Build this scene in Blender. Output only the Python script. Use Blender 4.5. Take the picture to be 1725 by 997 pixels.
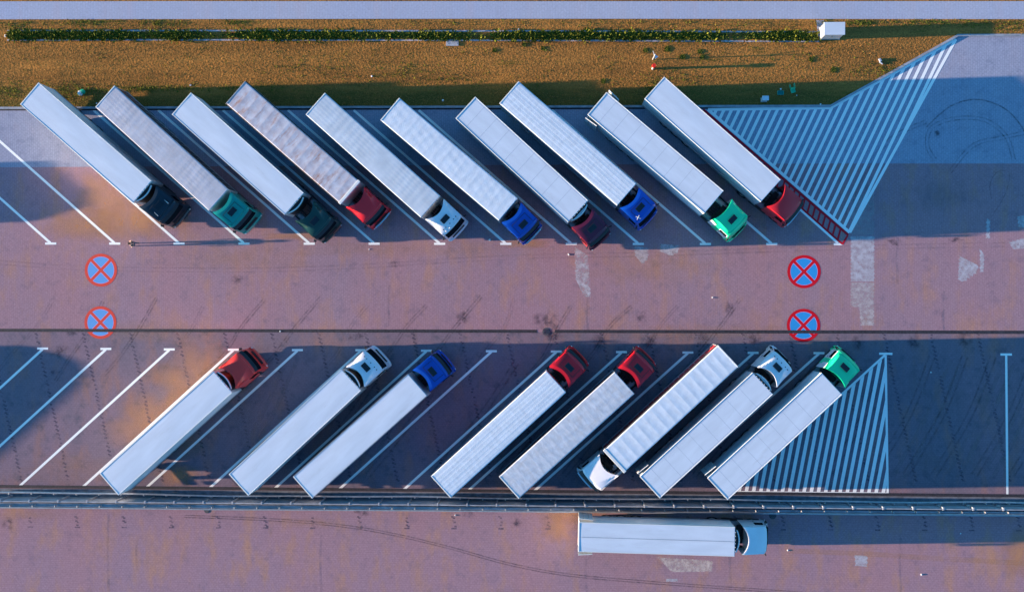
import bpy, bmesh, math, random
import numpy as np
from mathutils import Vector, Matrix

for o in list(bpy.data.objects):
    bpy.data.objects.remove(o)
sc = bpy.context.scene
COL = sc.collection
random.seed(7)
rng = np.random.default_rng(7)

# ------------------------------------------------------------------ camera
PW, PH, F = 1725.0, 997.0, 1702.0          # photo size and focal length in photo pixels
NAD = (930.0, 512.0)                       # pixel straight below the drone
ROLL = math.radians(-0.15)
CAM_H = 92.25
n_cam = Vector((NAD[0]-PW/2, -(NAD[1]-PH/2), -F)).normalized()
ez = -n_cam
ex = Vector((math.cos(ROLL), math.sin(ROLL), 0)); ex = (ex - ex.dot(n_cam)*n_cam).normalized()
ey = ez.cross(ex)
R = Matrix((ex, ey, ez))                   # camera space -> world
cd = bpy.data.cameras.new("camera"); cam = bpy.data.objects.new("camera", cd); COL.objects.link(cam)
cam.matrix_world = Matrix.Translation((0, 0, CAM_H)) @ R.to_4x4()
cd.sensor_fit = 'HORIZONTAL'; cd.sensor_width = 36; cd.lens = 36*F/PW
cd.clip_start = 1; cd.clip_end = 3000
sc.camera = cam

def P(px, py, z=0.0):
    """world point at height z that the drone sees at photo pixel (px, py)"""
    d = R @ Vector((px-PW/2, -(py-PH/2), -F))
    t = (z-CAM_H)/d.z
    return Vector((d.x*t, d.y*t, z))

# ------------------------------------------------------------------ light
SUN_EL, SUN_AZ = math.radians(7.0), math.radians(1.4)   # shadows run towards +X, slightly +Y
world = bpy.data.worlds.new("World"); sc.world = world; world.use_nodes = True
wn = world.node_tree; bg = wn.nodes['Background']
sky = wn.nodes.new('ShaderNodeTexSky'); sky.sky_type = 'NISHITA'; sky.sun_disc = False
sky.sun_elevation = SUN_EL; sky.sun_rotation = math.radians(-90) - SUN_AZ
tint = wn.nodes.new('ShaderNodeMix'); tint.data_type = 'RGBA'; tint.blend_type = 'MULTIPLY'
tint.inputs[0].default_value = 1
tint.inputs[7].default_value = (0.20, 0.61, 1.0, 1)
wn.links.new(sky.outputs[0], tint.inputs[6]); wn.links.new(tint.outputs[2], bg.inputs[0])
bg.inputs[1].default_value = 0.128
sd = bpy.data.lights.new("sun", 'SUN'); sd.energy = 5.0; sd.angle = math.radians(0.5); sd.color = (1.0, 0.75, 0.55)
sun = bpy.data.objects.new("sun", sd); COL.objects.link(sun)
sdir = Vector((math.cos(SUN_AZ)*math.cos(SUN_EL), math.sin(SUN_AZ)*math.cos(SUN_EL), -math.sin(SUN_EL)))
sun.rotation_euler = sdir.to_track_quat('-Z', 'Y').to_euler(); sun.location = (-60, 0, 40)
sc.cycles.diffuse_bounces = 1
sc.view_settings.view_transform = 'Standard'; sc.view_settings.look = 'None'
sc.view_settings.gamma = 1; sc.view_settings.exposure = 1.72

# ------------------------------------------------------------------ materials
def nodes(m):
    m.use_nodes = True; nt = m.node_tree; return nt, nt.nodes['Principled BSDF']
MATS = {}
def mat(name, col, rough=0.6, metal=0.0, coat=0.0, noise=0.0, nscale=2.0, bump=0.0, bscale=20.0, stretch=None, spec=0.4):
    if name in MATS: return MATS[name]
    m = bpy.data.materials.new(name); nt, b = nodes(m)
    b.inputs['Base Color'].default_value = (*col, 1); b.inputs['Roughness'].default_value = rough
    b.inputs['Metallic'].default_value = metal; b.inputs['Coat Weight'].default_value = coat
    b.inputs['Specular IOR Level'].default_value = spec
    tc = nt.nodes.new('ShaderNodeTexCoord'); mp = nt.nodes.new('ShaderNodeMapping')
    if stretch: mp.inputs['Scale'].default_value = stretch
    nt.links.new(tc.outputs['Object'], mp.inputs[0])
    if noise:
        n = nt.nodes.new('ShaderNodeTexNoise'); n.inputs['Scale'].default_value = nscale; n.inputs['Detail'].default_value = 6
        nt.links.new(mp.outputs[0], n.inputs[0])
        r = nt.nodes.new('ShaderNodeValToRGB'); r.color_ramp.elements[0].position = .3; r.color_ramp.elements[1].position = .7
        r.color_ramp.elements[0].color = (*[c*(1-noise) for c in col], 1)
        r.color_ramp.elements[1].color = (*[min(1, c*(1+noise*.5)) for c in col], 1)
        nt.links.new(n.outputs[0], r.inputs[0]); nt.links.new(r.outputs[0], b.inputs['Base Color'])
    if bump:
        n = nt.nodes.new('ShaderNodeTexNoise'); n.inputs['Scale'].default_value = bscale; n.inputs['Detail'].default_value = 5
        nt.links.new(mp.outputs[0], n.inputs[0])
        bp = nt.nodes.new('ShaderNodeBump'); bp.inputs['Strength'].default_value = bump; bp.inputs['Distance'].default_value = .01
        nt.links.new(n.outputs[0], bp.inputs['Height']); nt.links.new(bp.outputs[0], b.inputs['Normal'])
    MATS[name] = m; return m

def mix_node(nt, a, b, fac, mode='MIX'):
    m = nt.nodes.new('ShaderNodeMix'); m.data_type = 'RGBA'; m.blend_type = mode
    for s, v in ((m.inputs[6], a), (m.inputs[7], b), (m.inputs[0], fac)):
        if isinstance(v, bpy.types.NodeSocket): nt.links.new(v, s)
        elif isinstance(v, (int, float)): s.default_value = v
        else: s.default_value = (*v, 1)
    return m.outputs[2]
def noise_node(nt, vec, scale, detail=5, rough=.55, lo=.35, hi=.65):
    n = nt.nodes.new('ShaderNodeTexNoise'); n.inputs['Scale'].default_value = scale
    n.inputs['Detail'].default_value = detail; n.inputs['Roughness'].default_value = rough
    nt.links.new(vec, n.inputs[0])
    r = nt.nodes.new('ShaderNodeMapRange'); r.inputs[1].default_value = lo; r.inputs[2].default_value = hi
    nt.links.new(n.outputs[0], r.inputs[0]); return r.outputs[0]

def paver_mat(name, col, col2, warm, dirt, vertical=True, joint=.55, warm_amt=.6, dirt_amt=.6, size=.2, dscale=(1, .35, 1)):
    m = bpy.data.materials.new(name); nt, b = nodes(m)
    b.inputs['Roughness'].default_value = .95; b.inputs['Specular IOR Level'].default_value = .12
    tc = nt.nodes.new('ShaderNodeTexCoord'); o = tc.outputs['Object']
    br = nt.nodes.new('ShaderNodeTexBrick'); br.offset = .5
    br.inputs['Color1'].default_value = (1, 1, 1, 1); br.inputs['Color2'].default_value = (.94, .94, .94, 1)
    br.inputs['Mortar'].default_value = (joint, joint, joint, 1)
    br.inputs['Scale'].default_value = 1; br.inputs['Mortar Size'].default_value = .03*size/.2
    br.inputs['Mortar Smooth'].default_value = .3
    br.inputs['Brick Width'].default_value = size*1.6; br.inputs['Row Height'].default_value = size
    mp = nt.nodes.new('ShaderNodeMapping')
    if vertical: mp.inputs['Rotation'].default_value = (0, 0, math.pi/2)
    nt.links.new(o, mp.inputs[0]); nt.links.new(mp.outputs[0], br.inputs[0])
    ms = nt.nodes.new('ShaderNodeMapping'); ms.inputs['Scale'].default_value = dscale; nt.links.new(o, ms.inputs[0])
    mv = ms.outputs[0]
    base = mix_node(nt, col, col2, noise_node(nt, mv, .12, 6, .6))
    w = noise_node(nt, mv, .55, 7, .65, .5, .72)
    wm = nt.nodes.new('ShaderNodeMath'); wm.operation = 'MULTIPLY'; wm.inputs[1].default_value = warm_amt; nt.links.new(w, wm.inputs[0])
    base = mix_node(nt, base, warm, wm.outputs[0])
    d = noise_node(nt, o, .9, 8, .7, .53, .78)
    dm = nt.nodes.new('ShaderNodeMath'); dm.operation = 'MULTIPLY'; dm.inputs[1].default_value = dirt_amt; nt.links.new(d, dm.inputs[0])
    base = mix_node(nt, base, dirt, dm.outputs[0])
    sp = noise_node(nt, o, 7, 3, .6, .3, .7)
    base = mix_node(nt, base, mix_node(nt, (.86, .86, .86), (1.07, 1.07, 1.07), sp), 1.0, 'MULTIPLY')
    base = mix_node(nt, base, br.outputs[0], 1.0, 'MULTIPLY')
    nt.links.new(base, b.inputs['Base Color'])
    MATS[name] = m; return m

RED = paver_mat('red_pavers', (.42, .235, .27), (.35, .235, .295), (.50, .26, .18), (.16, .13, .19), True, .87, .75)
RED2 = paver_mat('bay_red_pavers', (.27, .185, .235), (.19, .165, .215), (.36, .19, .15), (.07, .09, .12), False, .88, .7, .85)  # darker and less red than the lane: bay shade put into the colour
RED3 = paver_mat('south_red_pavers', (.42, .235, .27), (.37, .235, .295), (.52, .27, .17), (.18, .14, .20), False, .88, .85, .6)
GREY = paver_mat('grey_pavers', (.38, .405, .53), (.33, .35, .48), (.42, .37, .45), (.14, .17, .26), True, .84, .5, .6)
PATHM = paver_mat('path_pavers', (.46, .48, .60), (.42, .46, .62), (.52, .44, .52), (.34, .36, .46), True, .9, .4, .4, .25, (1, .15, 1))

def grass_mat():
    m = bpy.data.materials.new('dry_grass'); nt, b = nodes(m)
    b.inputs['Roughness'].default_value = 1; b.inputs['Specular IOR Level'].default_value = .05
    o = nt.nodes.new('ShaderNodeTexCoord').outputs['Object']
    mp = nt.nodes.new('ShaderNodeMapping'); mp.inputs['Scale'].default_value = (.16, 1.3, 1); nt.links.new(o, mp.inputs[0])
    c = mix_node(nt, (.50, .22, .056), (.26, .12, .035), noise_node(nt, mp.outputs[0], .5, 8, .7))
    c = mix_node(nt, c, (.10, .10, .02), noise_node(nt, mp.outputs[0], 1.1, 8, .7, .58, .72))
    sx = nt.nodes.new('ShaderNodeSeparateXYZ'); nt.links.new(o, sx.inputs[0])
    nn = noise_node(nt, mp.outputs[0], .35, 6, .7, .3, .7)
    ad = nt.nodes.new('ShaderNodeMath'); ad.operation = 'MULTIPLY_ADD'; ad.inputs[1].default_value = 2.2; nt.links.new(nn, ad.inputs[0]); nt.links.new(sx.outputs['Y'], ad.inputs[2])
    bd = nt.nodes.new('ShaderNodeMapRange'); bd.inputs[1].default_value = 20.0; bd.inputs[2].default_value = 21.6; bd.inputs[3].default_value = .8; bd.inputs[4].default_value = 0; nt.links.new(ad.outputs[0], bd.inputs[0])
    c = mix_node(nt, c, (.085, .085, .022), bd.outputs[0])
    c = mix_node(nt, c, mix_node(nt, (.6, .6, .6), (1.25, 1.25, 1.25), noise_node(nt, o, 6, 4, .7, .3, .7)), 1.0, 'MULTIPLY')
    nt.links.new(c, b.inputs['Base Color'])
    n = nt.nodes.new('ShaderNodeTexNoise'); n.inputs['Scale'].default_value = 5; n.inputs['Detail'].default_value = 8; nt.links.new(o, n.inputs[0])
    bp = nt.nodes.new('ShaderNodeBump'); bp.inputs['Strength'].default_value = .9; bp.inputs['Distance'].default_value = .05
    nt.links.new(n.outputs[0], bp.inputs['Height']); nt.links.new(bp.outputs[0], b.inputs['Normal'])
    return m
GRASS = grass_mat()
def blade_mat(name, c1, c2):
    m = bpy.data.materials.new(name); nt, b = nodes(m)
    b.inputs['Roughness'].default_value = .9; b.inputs['Specular IOR Level'].default_value = .1
    g = nt.nodes.new('ShaderNodeNewGeometry')
    nt.links.new(mix_node(nt, c1, c2, g.outputs['Random Per Island']), b.inputs['Base Color'])
    return m
DRYB = blade_mat('dry_blades', (.50, .25, .075), (.24, .12, .04))
LEAF = blade_mat('weed_leaves', (.20, .20, .022), (.03, .06, .012))
LEAF2 = blade_mat('dark_weed_leaves', (.16, .17, .02), (.03, .05, .015))

def paint_mat(name, col, wear=.35):
    m = bpy.data.materials.new(name); nt, b = nodes(m); b.inputs['Roughness'].default_value = .7; b.inputs['Specular IOR Level'].default_value = .2
    o = nt.nodes.new('ShaderNodeTexCoord').outputs['Object']
    f = noise_node(nt, o, 5, 8, .8, .55, .75)
    mm = nt.nodes.new('ShaderNodeMath'); mm.operation = 'MULTIPLY'; mm.inputs[1].default_value = wear; nt.links.new(f, mm.inputs[0])
    nt.links.new(mix_node(nt, col, [c*.45 for c in col], mm.outputs[0]), b.inputs['Base Color'])
    MATS[name] = m; return m
WPAINT = paint_mat('white_road_paint', (.94, .94, .94), .18)
RPAINT = paint_mat('crimson_road_paint', (.66, .012, .03), .3)

def stain_mat(name, col, amount, scale=3.0, lo=.42, hi=.62, stretch=(1, 1, 1)):
    m = bpy.data.materials.new(name); nt, b = nodes(m); b.inputs['Base Color'].default_value = (*col, 1); b.inputs['Roughness'].default_value = .95
    b.inputs['Specular IOR Level'].default_value = .1
    o = nt.nodes.new('ShaderNodeTexCoord').outputs['Object']
    mp = nt.nodes.new('ShaderNodeMapping'); mp.inputs['Scale'].default_value = stretch; nt.links.new(o, mp.inputs[0])
    f = noise_node(nt, mp.outputs[0], scale, 6, .7, lo, hi)
    mm = nt.nodes.new('ShaderNodeMath'); mm.operation = 'MULTIPLY'; mm.inputs[1].default_value = amount; nt.links.new(f, mm.inputs[0])
    at = nt.nodes.new('ShaderNodeAttribute'); at.attribute_name = 'fade'
    m3 = nt.nodes.new('ShaderNodeMath'); m3.operation = 'MULTIPLY'; nt.links.new(mm.outputs[0], m3.inputs[0])
    iv = nt.nodes.new('ShaderNodeMath'); iv.operation = 'SUBTRACT'; iv.inputs[0].default_value = 1; nt.links.new(at.outputs['Fac'], iv.inputs[1])
    nt.links.new(iv.outputs[0], m3.inputs[1]); nt.links.new(m3.outputs[0], b.inputs['Alpha'])
    return m
RUBBER = stain_mat('rubber_marks', (.06, .055, .07), .55, 4, .3, .7)
RUBBER_F = stain_mat('faint_rubber_marks', (.08, .07, .09), .40, 2.2, .35, .7)
FAINTER = stain_mat('faintest_rubber_marks', (.14, .12, .16), .22, 1.0, .35, .75)
DARKPAV = stain_mat('dark_pavers', (.13, .11, .17), .62, 1.2, .3, .62)
PALEPAV = stain_mat('pale_pavers', (.62, .60, .68), .72, 2.2, .2, .6)
GLOWST = stain_mat('orange_tint', (.66, .32, .15), .62, .30, .12, .62, (1.3, .8, 1))  # warm bounce glow off sunlit trailer sides, put into the paving colour
TINTL = stain_mat('faint_orange_tint', (.66, .34, .17), .28, .6, .3, .7)  # fainter orange tint for broad patches and one streak
OIL = stain_mat('oil_stains', (.07, .06, .09), .75, 2.0, .40, .66)

CONC = mat('concrete', (.34, .36, .42), .9, noise=.3, nscale=1.5, bump=.3, spec=.15)
CONCD = mat('dark_drain', (.035, .035, .05), .8, noise=.5, nscale=6)
CONCP = mat('precast_concrete', (.42, .44, .50), .9, noise=.35, nscale=.8, spec=.15)
STEEL = mat('galvanised_steel', (.42, .44, .48), .45, .6, noise=.25, nscale=3)
STEELW = mat('pale_steel', (.62, .62, .64), .5, .3)
RUBT = mat('tyre_rubber', (.018, .018, .02), .85)
RIM = mat('wheel_rim', (.5, .5, .52), .4, .7)
BLK = mat('black_plastic', (.02, .022, .028), .55)
DARK = mat('dark_chassis', (.025, .027, .032), .7)
GLASS = mat('dark_glass', (.008, .012, .018), .25, spec=.0)
GLASS.node_tree.nodes['Principled BSDF'].inputs['IOR'].default_value = 1.18
HATCH = mat('roof_hatch_glass', (.012, .02, .03), .25)
CHROME = mat('chrome', (.75, .76, .78), .2, .9)
LAMP = mat('lamp_lens', (.75, .75, .78), .15)
AMBER = mat('amber_lens', (.8, .28, .03), .25)
WHITE = mat('white_truck_paint', (.76, .77, .78), .35, coat=.4, noise=.06, nscale=.8)
WROOF = mat('white_roof', (.61, .68, .80), .55, noise=.09, nscale=.9, stretch=(.35, 1.6, 1))
def add_grime(m, col, lo, hi, scale, stretch, amt=1.0):
    nt = m.node_tree; b = nt.nodes['Principled BSDF']; src = b.inputs['Base Color'].links[0].from_socket
    o = nt.nodes.new('ShaderNodeTexCoord').outputs['Object']; mp = nt.nodes.new('ShaderNodeMapping'); mp.inputs['Scale'].default_value = stretch
    oi = nt.nodes.new('ShaderNodeObjectInfo'); vm = nt.nodes.new('ShaderNodeVectorMath'); vm.operation = 'ADD'
    cx_ = nt.nodes.new('ShaderNodeCombineXYZ'); k = nt.nodes.new('ShaderNodeMath'); k.operation = 'MULTIPLY'; k.inputs[1].default_value = 60
    nt.links.new(oi.outputs['Random'], k.inputs[0]); nt.links.new(k.outputs[0], cx_.inputs[0]); nt.links.new(o, vm.inputs[0]); nt.links.new(cx_.outputs[0], vm.inputs[1])
    nt.links.new(vm.outputs[0], mp.inputs[0]); f = noise_node(nt, mp.outputs[0], scale, 8, .75, lo, hi)
    mm = nt.nodes.new('ShaderNodeMath'); mm.operation = 'MULTIPLY'; mm.inputs[1].default_value = amt; nt.links.new(f, mm.inputs[0])
    nt.links.new(mix_node(nt, src, col, mm.outputs[0]), b.inputs['Base Color'])
add_grime(WROOF, (.40, .42, .46), .56, .80, .9, (.25, 1.2, 1), .55)
WROOFD = mat('grey_dusty_roof', (.50, .52, .62), .7, noise=.18, nscale=.8, bump=.3, bscale=6)
WSIDE = mat('white_trailer_side', (.80, .83, .88), .5, noise=.10, nscale=.8)
BSIDE = mat('blue_grey_side', (.40, .46, .56), .5, noise=.2, nscale=1)
RSIDE = mat('red_curtain', (.48, .03, .045), .55, noise=.15, nscale=1.5)
DSIDE = mat('dark_curtain', (.05, .055, .075), .55, noise=.3, nscale=2)
TARP = mat('white_tarp', (.63, .71, .83), .6, noise=.12, nscale=1.2, bump=.5, bscale=9, stretch=(2.5, 1, 1))
TARPG = mat('dusty_tarp', (.55, .60, .70), .7, noise=.2, nscale=1.4, bump=.5, bscale=8, stretch=(2.5, 1, 1))
SEAM = mat('roof_seam', (.36, .41, .50), .8)
REARIN = mat('door_edge', (.55, .25, .1), .6)
def rust_tarp():
    m = bpy.data.materials.new('rusty_tarp'); nt, b = nodes(m); b.inputs['Roughness'].default_value = .8
    o = nt.nodes.new('ShaderNodeTexCoord').outputs['Object']
    mp = nt.nodes.new('ShaderNodeMapping'); mp.inputs['Scale'].default_value = (2.2, .5, 1); nt.links.new(o, mp.inputs[0])
    c = mix_node(nt, (.56, .58, .68), (.44, .40, .46), noise_node(nt, o, 1.4, 6, .6))
    c = mix_node(nt, c, (.38, .20, .16), noise_node(nt, mp.outputs[0], .9, 6, .7, .52, .70))
    nt.links.new(c, b.inputs['Base Color'])
    MATS['rusty_tarp'] = m; return m
RTARP = rust_tarp()
add_grime(WROOFD, (.44, .38, .38), .45, .68, .8, (.5, 2.2, 1), .45); add_grime(WROOFD, (.36, .33, .36), .5, .7, 2.2, (3.0, .25, 1), .45)
add_grime(TARP, (.44, .47, .54), .54, .76, 1.3, (.35, 2.0, 1), .35); add_grime(TARPG, (.42, .38, .38), .50, .72, 1.2, (.4, 1.6, 1), .6)
add_grime(WSIDE, (.35, .36, .40), .5, .8, 1.2, (.3, 1, 1.5), .5)
def cabpaint(name, col): return mat(name, col, .32, coat=.35, noise=.06, nscale=1.2, spec=.35)

# ------------------------------------------------------------------ mesh helpers
def mesh_obj(name, bm, mats, parent=None, smooth=False, loc=None, kind=None):
    me = bpy.data.meshes.new(name)
    bmesh.ops.recalc_face_normals(bm, faces=bm.faces)
    bm.to_mesh(me); bm.free()
    for m in (mats if isinstance(mats, (list, tuple)) else [mats]): me.materials.append(m)
    if smooth:
        for p in me.polygons: p.use_smooth = True
    o = bpy.data.objects.new(name, me); COL.objects.link(o)
    if parent: o.parent = parent
    if loc is not None: o.location = loc
    if kind: o['kind'] = kind
    return o
def tag(o, label, cat, group=None):
    o['label'] = label; o['category'] = cat
    if group: o['group'] = group
    return o
def empty(name, loc=(0, 0, 0), rz=0.0):
    o = bpy.data.objects.new(name, None); COL.objects.link(o); o.location = loc; o.rotation_euler = (0, 0, rz)
    o.empty_display_size = .3; return o
def box(bm, c, s, bev=0.0, rz=0.0, mi=0, rx=0.0, ry=0.0):
    M = Matrix.Translation(c) @ Matrix.Rotation(rz, 4, 'Z') @ Matrix.Rotation(ry, 4, 'Y') @ Matrix.Rotation(rx, 4, 'X') @ Matrix.Diagonal((s[0], s[1], s[2], 1))
    r = bmesh.ops.create_cube(bm, size=1, matrix=M)
    vs = r['verts']; fs = set(f for v in vs for f in v.link_faces)
    if bev:
        es = list(set(e for v in vs for e in v.link_edges))
        rb = bmesh.ops.bevel(bm, geom=es, offset=bev, segments=2, affect='EDGES', profile=.5)
        fs = set(rb['faces']) | {f for f in fs if f.is_valid}
    for f in fs:
        if f.is_valid: f.material_index = mi
    return vs
def cyl(bm, p0, p1, r, seg=12, r2=None, mi=0):
    p0, p1 = Vector(p0), Vector(p1); d = p1-p0
    M = Matrix.Translation((p0+p1)/2) @ d.to_track_quat('Z', 'Y').to_matrix().to_4x4()
    rr = bmesh.ops.create_cone(bm, cap_ends=True, segments=seg, radius1=r, radius2=r if r2 is None else r2, depth=d.length, matrix=M)
    for f in set(f for v in rr['verts'] for f in v.link_faces): f.material_index = mi
def loft(bm, loops, cap=True, mi=0, closed=True):
    rows = [[bm.verts.new(p) for p in l] for l in loops]
    n = len(rows[0])
    for a, b in zip(rows[:-1], rows[1:]):
        for i in range(n if closed else n-1):
            f = bm.faces.new((a[i], a[(i+1) % n], b[(i+1) % n], b[i])); f.material_index = mi
    if cap and closed:
        bm.faces.new(rows[0]).material_index = mi; bm.faces.new(list(reversed(rows[-1]))).material_index = mi
    return rows
def poly_sheet(name, polys, z, m, kind='structure', subdiv=False):
    """flat sheet; polys are lists of photo pixels on the ground"""
    bm = bmesh.new()
    for pl in polys:
        vs = [bm.verts.new(P(x, y, z)) for x, y in pl]
        bm.faces.new(vs)
    for f in bm.faces:
        f.normal_update()
        if f.normal.z < 0: f.normal_flip()
    me = bpy.data.meshes.new(name); bm.to_mesh(me); bm.free(); me.materials.append(m)
    o = bpy.data.objects.new(name, me); COL.objects.link(o)
    if kind: o['kind'] = kind
    return o

# ------------------------------------------------------------------ ground
def grid_sheet(name, x0, x1, y0, y1, z, m):
    bm = bmesh.new(); vs = [bm.verts.new((x, y, z)) for x, y in ((x0, y0), (x1, y0), (x1, y1), (x0, y1))]; bm.faces.new(vs)
    return mesh_obj(name, bm, m, kind='structure')
EARTH = mat('far_earth', (.16, .12, .07), 1, noise=.4, nscale=.05, spec=.05)
grid_sheet('ground', -1500, 1500, -1500, 1500, -0.16, EARTH)

def kerb_y(x): return 183 - x*3.5/1400
KP = [(-500, 184.2), (0, 183), (1399, 179.5), (1614, 60.5), (1740, 60.0), (2250, 59)]
# grass verge: path edge down to the kerb; a metre-thick slab top at z=0
gv = [(-500, -60), (2250, -60)] + [(x, y) for x, y in reversed(KP)]
bm = bmesh.new()
def add_poly(bm, pts, z, mi=0):
    f = bm.faces.new([bm.verts.new(P(x, y, z)) for x, y in pts]); f.material_index = mi
    f.normal_update()
    if f.normal.z < 0: f.normal_flip()
add_poly(bm, [(-500, 2.5), (-500, -900), (2250, -900), (2250, 2.5)], .0)
add_poly(bm, [(-500, 33.5), (1614, 32.6), (1614, 60.5), (1399, 179.5), (0, 183), (-500, 184.2)], .0)
add_poly(bm, [(1614, 32.6), (2250, 33), (2250, 59), (1740, 60), (1614, 60.5)], .0)
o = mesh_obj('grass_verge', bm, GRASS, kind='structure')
poly_sheet('path', [[(-500, 3.5), (862, 1.8), (2250, 2.8), (2250, 33.2), (862, 32.0), (-500, 33.7)]], .0, PATHM)
# carriageway level is 0.10 m lower than the verge
LOT = -0.10
def PL(x, y): return (x, y)
def sheet(name, pl, z, m):
    return poly_sheet(name, [pl], z, m)
sheet('grey_paving', [(-500, 184.0), (0, 182.8), (1399, 179.3), (1614, 60.3), (1740, 59.8), (2250, 59), (2250, 276), (1400, 275.5), (0, 282), (-500, 284)], LOT, GREY)
sheet('red_paving', [(-500, 284), (0, 282), (1400, 275.5), (2250, 276), (2250, 563), (0, 556.5), (-500, 555)], LOT, RED)
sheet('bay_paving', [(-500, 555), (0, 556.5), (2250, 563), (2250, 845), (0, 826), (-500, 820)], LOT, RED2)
sheet('south_paving', [(-500, 820), (0, 826), (2250, 845), (2250, 1500), (-500, 1500)], LOT, RED3)
def rd(z): return LOT+z

# kerb along the verge
def strip_3d(name, pts, w, z0, z1, m, kind='structure', parent=None):
    """rectangular-section bar along ground pixels"""
    W = [P(x, y, 0) for x, y in pts]; loops = []
    for i, p in enumerate(W):
        a = W[max(0, i-1)]; b = W[min(len(W)-1, i+1)]; t = (b-a).normalized(); nrm = Vector((-t.y, t.x, 0))
        loops.append([(p.x+nrm.x*s*w/2, p.y+nrm.y*s*w/2, z) for s, z in ((-1, z0), (1, z0), (1, z1), (-1, z1))])
    bm = bmesh.new(); loft(bm, loops); return mesh_obj(name, bm, m, parent, kind=kind)
strip_3d('kerb', [(x, y-.8) for x, y in KP], .20, -.14, .03, CONC)
strip_3d('drain_gutter', [(x, y+2.2) for x, y in KP[:3]], .13, -.12, LOT+.006, CONCD)

# slot drain across the lot, broken by the manhole
def slot_y(x): return 556.2 + x*3.4/1725
for a, b in ((-500, 904.5), (934.5, 2250)):
    strip_3d('slot_drain', [(a, slot_y(a)), ((a+b)/2, slot_y((a+b)/2)), (b, slot_y(b))], .29, -.13, LOT+.012, CONCD)
bm = bmesh.new(); c = P(920.5, 558.5); cyl(bm, (c.x, c.y, -.13), (c.x, c.y, LOT+.02), .37, 28); cyl(bm, (c.x, c.y, LOT+.02), (c.x, c.y, LOT+.028), .30, 28)
for k in range(-3, 4): box(bm, (c.x+k*.08, c.y, LOT+.032), (.02, .42, .008))
tag(mesh_obj('manhole_cover', bm, mat('cast_iron', (.10, .10, .12), .7, .3, noise=.4, nscale=9)), 'round grey manhole cover in the gap of the long slot drain', 'manhole cover')
for (x, y, r, l) in ((348, 859, .28, 'round dark manhole cover in the sunlit paving just south of the concrete wall, left side'), (1302, 868, .33, 'round dark manhole cover beside the white cab parked along the wall')):
    bm = bmesh.new(); c = P(x, y); cyl(bm, (c.x, c.y, -.13), (c.x, c.y, LOT+.02), r, 24); cyl(bm, (c.x, c.y, LOT+.02), (c.x, c.y, LOT+.027), r*.8, 24)
    tag(mesh_obj('manhole_cover', bm, MATS['cast_iron']), l, 'manhole cover')

# painted bay lines
def seg_poly(a, b, w):
    a, b = P(*a), P(*b); t = (b-a).normalized(); n = Vector((-t.y, t.x, 0))*w/2
    return [a-n, b-n, b+n, a+n]
def line_obj(name, segs, m, z, w):
    bm = bmesh.new()
    for s in segs:
        a, b = s[0], s[1]; ww = s[2] if len(s) > 2 else w
        q = seg_poly(a, b, ww); f = bm.faces.new([bm.verts.new((p.x, p.y, z + (s[3] if len(s) > 3 else 0))) for p in q]); f.normal_update()
        if f.normal.z < 0: f.normal_flip()
    me = bpy.data.meshes.new(name); bm.to_mesh(me); bm.free(); me.materials.append(m)
    o = bpy.data.objects.new(name, me); COL.objects.link(o); o['kind'] = 'structure'; return o
PZ = LOT+.0055
tops = [-24, 84.5, 192.5, 301, 410.5, 520.5, 630, 740.5, 852, 962.5, 1075.5, 1188.5, 1300.5]
for x in tops:
    dx = 254 + (x-410)*.006; yb = 410.1 + (x/1725)*1.2
    line_obj('bay_line', [((x-dx, 185.5), (x-.5, yb-1), .225), ((x-9.4, yb), (x+9.4, yb), .20, .0012)], WPAINT, PZ, .22)
line_obj('bay_line', [((1158, 183.5), (1412, 409.5), .2), ((1405, 411.2), (1419.5, 411.2), .2, .0012)], WPAINT, PZ, .22)
bots = [(-34, 586.6), (71, 587), (177.5, 587.6), (284.5, 588.4), (392.4, 588.9), (500.5, 589.6), (607.5, 589.8), (718, 590.6), (827.6, 591.5), (937, 592), (1047, 592.9), (1159, 593.7), (1269, 594.2), (1380, 594.7)]
for x, y in bots:
    dx = 254.5 + (x-284)*.0072; yb = 820.5 + (x-284)*.0092
    line_obj('bay_line', [((x-dx, yb), (x, y+1), .225), ((x-9.2, y), (x+9.2, y), .20, .0012)], WPAINT, PZ, .22)
line_obj('bay_line', [((1695.8, 598), (1697.8, 836), .2), ((1686, 597), (1705.5, 597), .2, .0012)], WPAINT, PZ, .2)

# clip helper (pixel space polygons)
def clip(poly, a, b):
    out = []; n = len(poly)
    def side(p): return (b[0]-a[0])*(p[1]-a[1]) - (b[1]-a[1])*(p[0]-a[0])
    for i in range(n):
        p, q = poly[i], poly[(i+1) % n]; sp, sq = side(p), side(q)
        if sp >= 0: out.append(p)
        if (sp > 0 and sq < 0) or (sp < 0 and sq > 0):
            t = sp/(sp-sq); out.append((p[0]+(q[0]-p[0])*t, p[1]+(q[1]-p[1])*t))
    return out
def clip_conv(poly, conv):
    for i in range(len(conv)):
        if len(poly) < 3: return []
        poly = clip(poly, conv[i], conv[(i+1) % len(conv)])
    return poly if len(poly) >= 3 else []
def hatched(border, border_w, stripes, zones, m=WPAINT):
    polys = []
    for s in stripes:
        for zn in zones:
            q = clip_conv(s, zn)
            if q: polys.append(q)
    o = poly_sheet('hatched_marking', polys, PZ+.0008, m)
    line_obj('hatched_border', border, m, PZ+.0016, border_w)
A, B, C, D = (1193, 184.5), (1399.5, 181.8), (1611, 66.0), (1432, 391.5)
st = []
for k in range(-2, 34):
    x0 = 1206.5 + k*12.85 - 2.8; x1 = x0 + 5.6; y0, y1 = 40, 420; s = .475
    st.append([(x0-(y0-186)*s, y0), (x1-(y0-186)*s, y0), (x1-(y1-186)*s, y1), (x0-(y1-186)*s, y1)])
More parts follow.
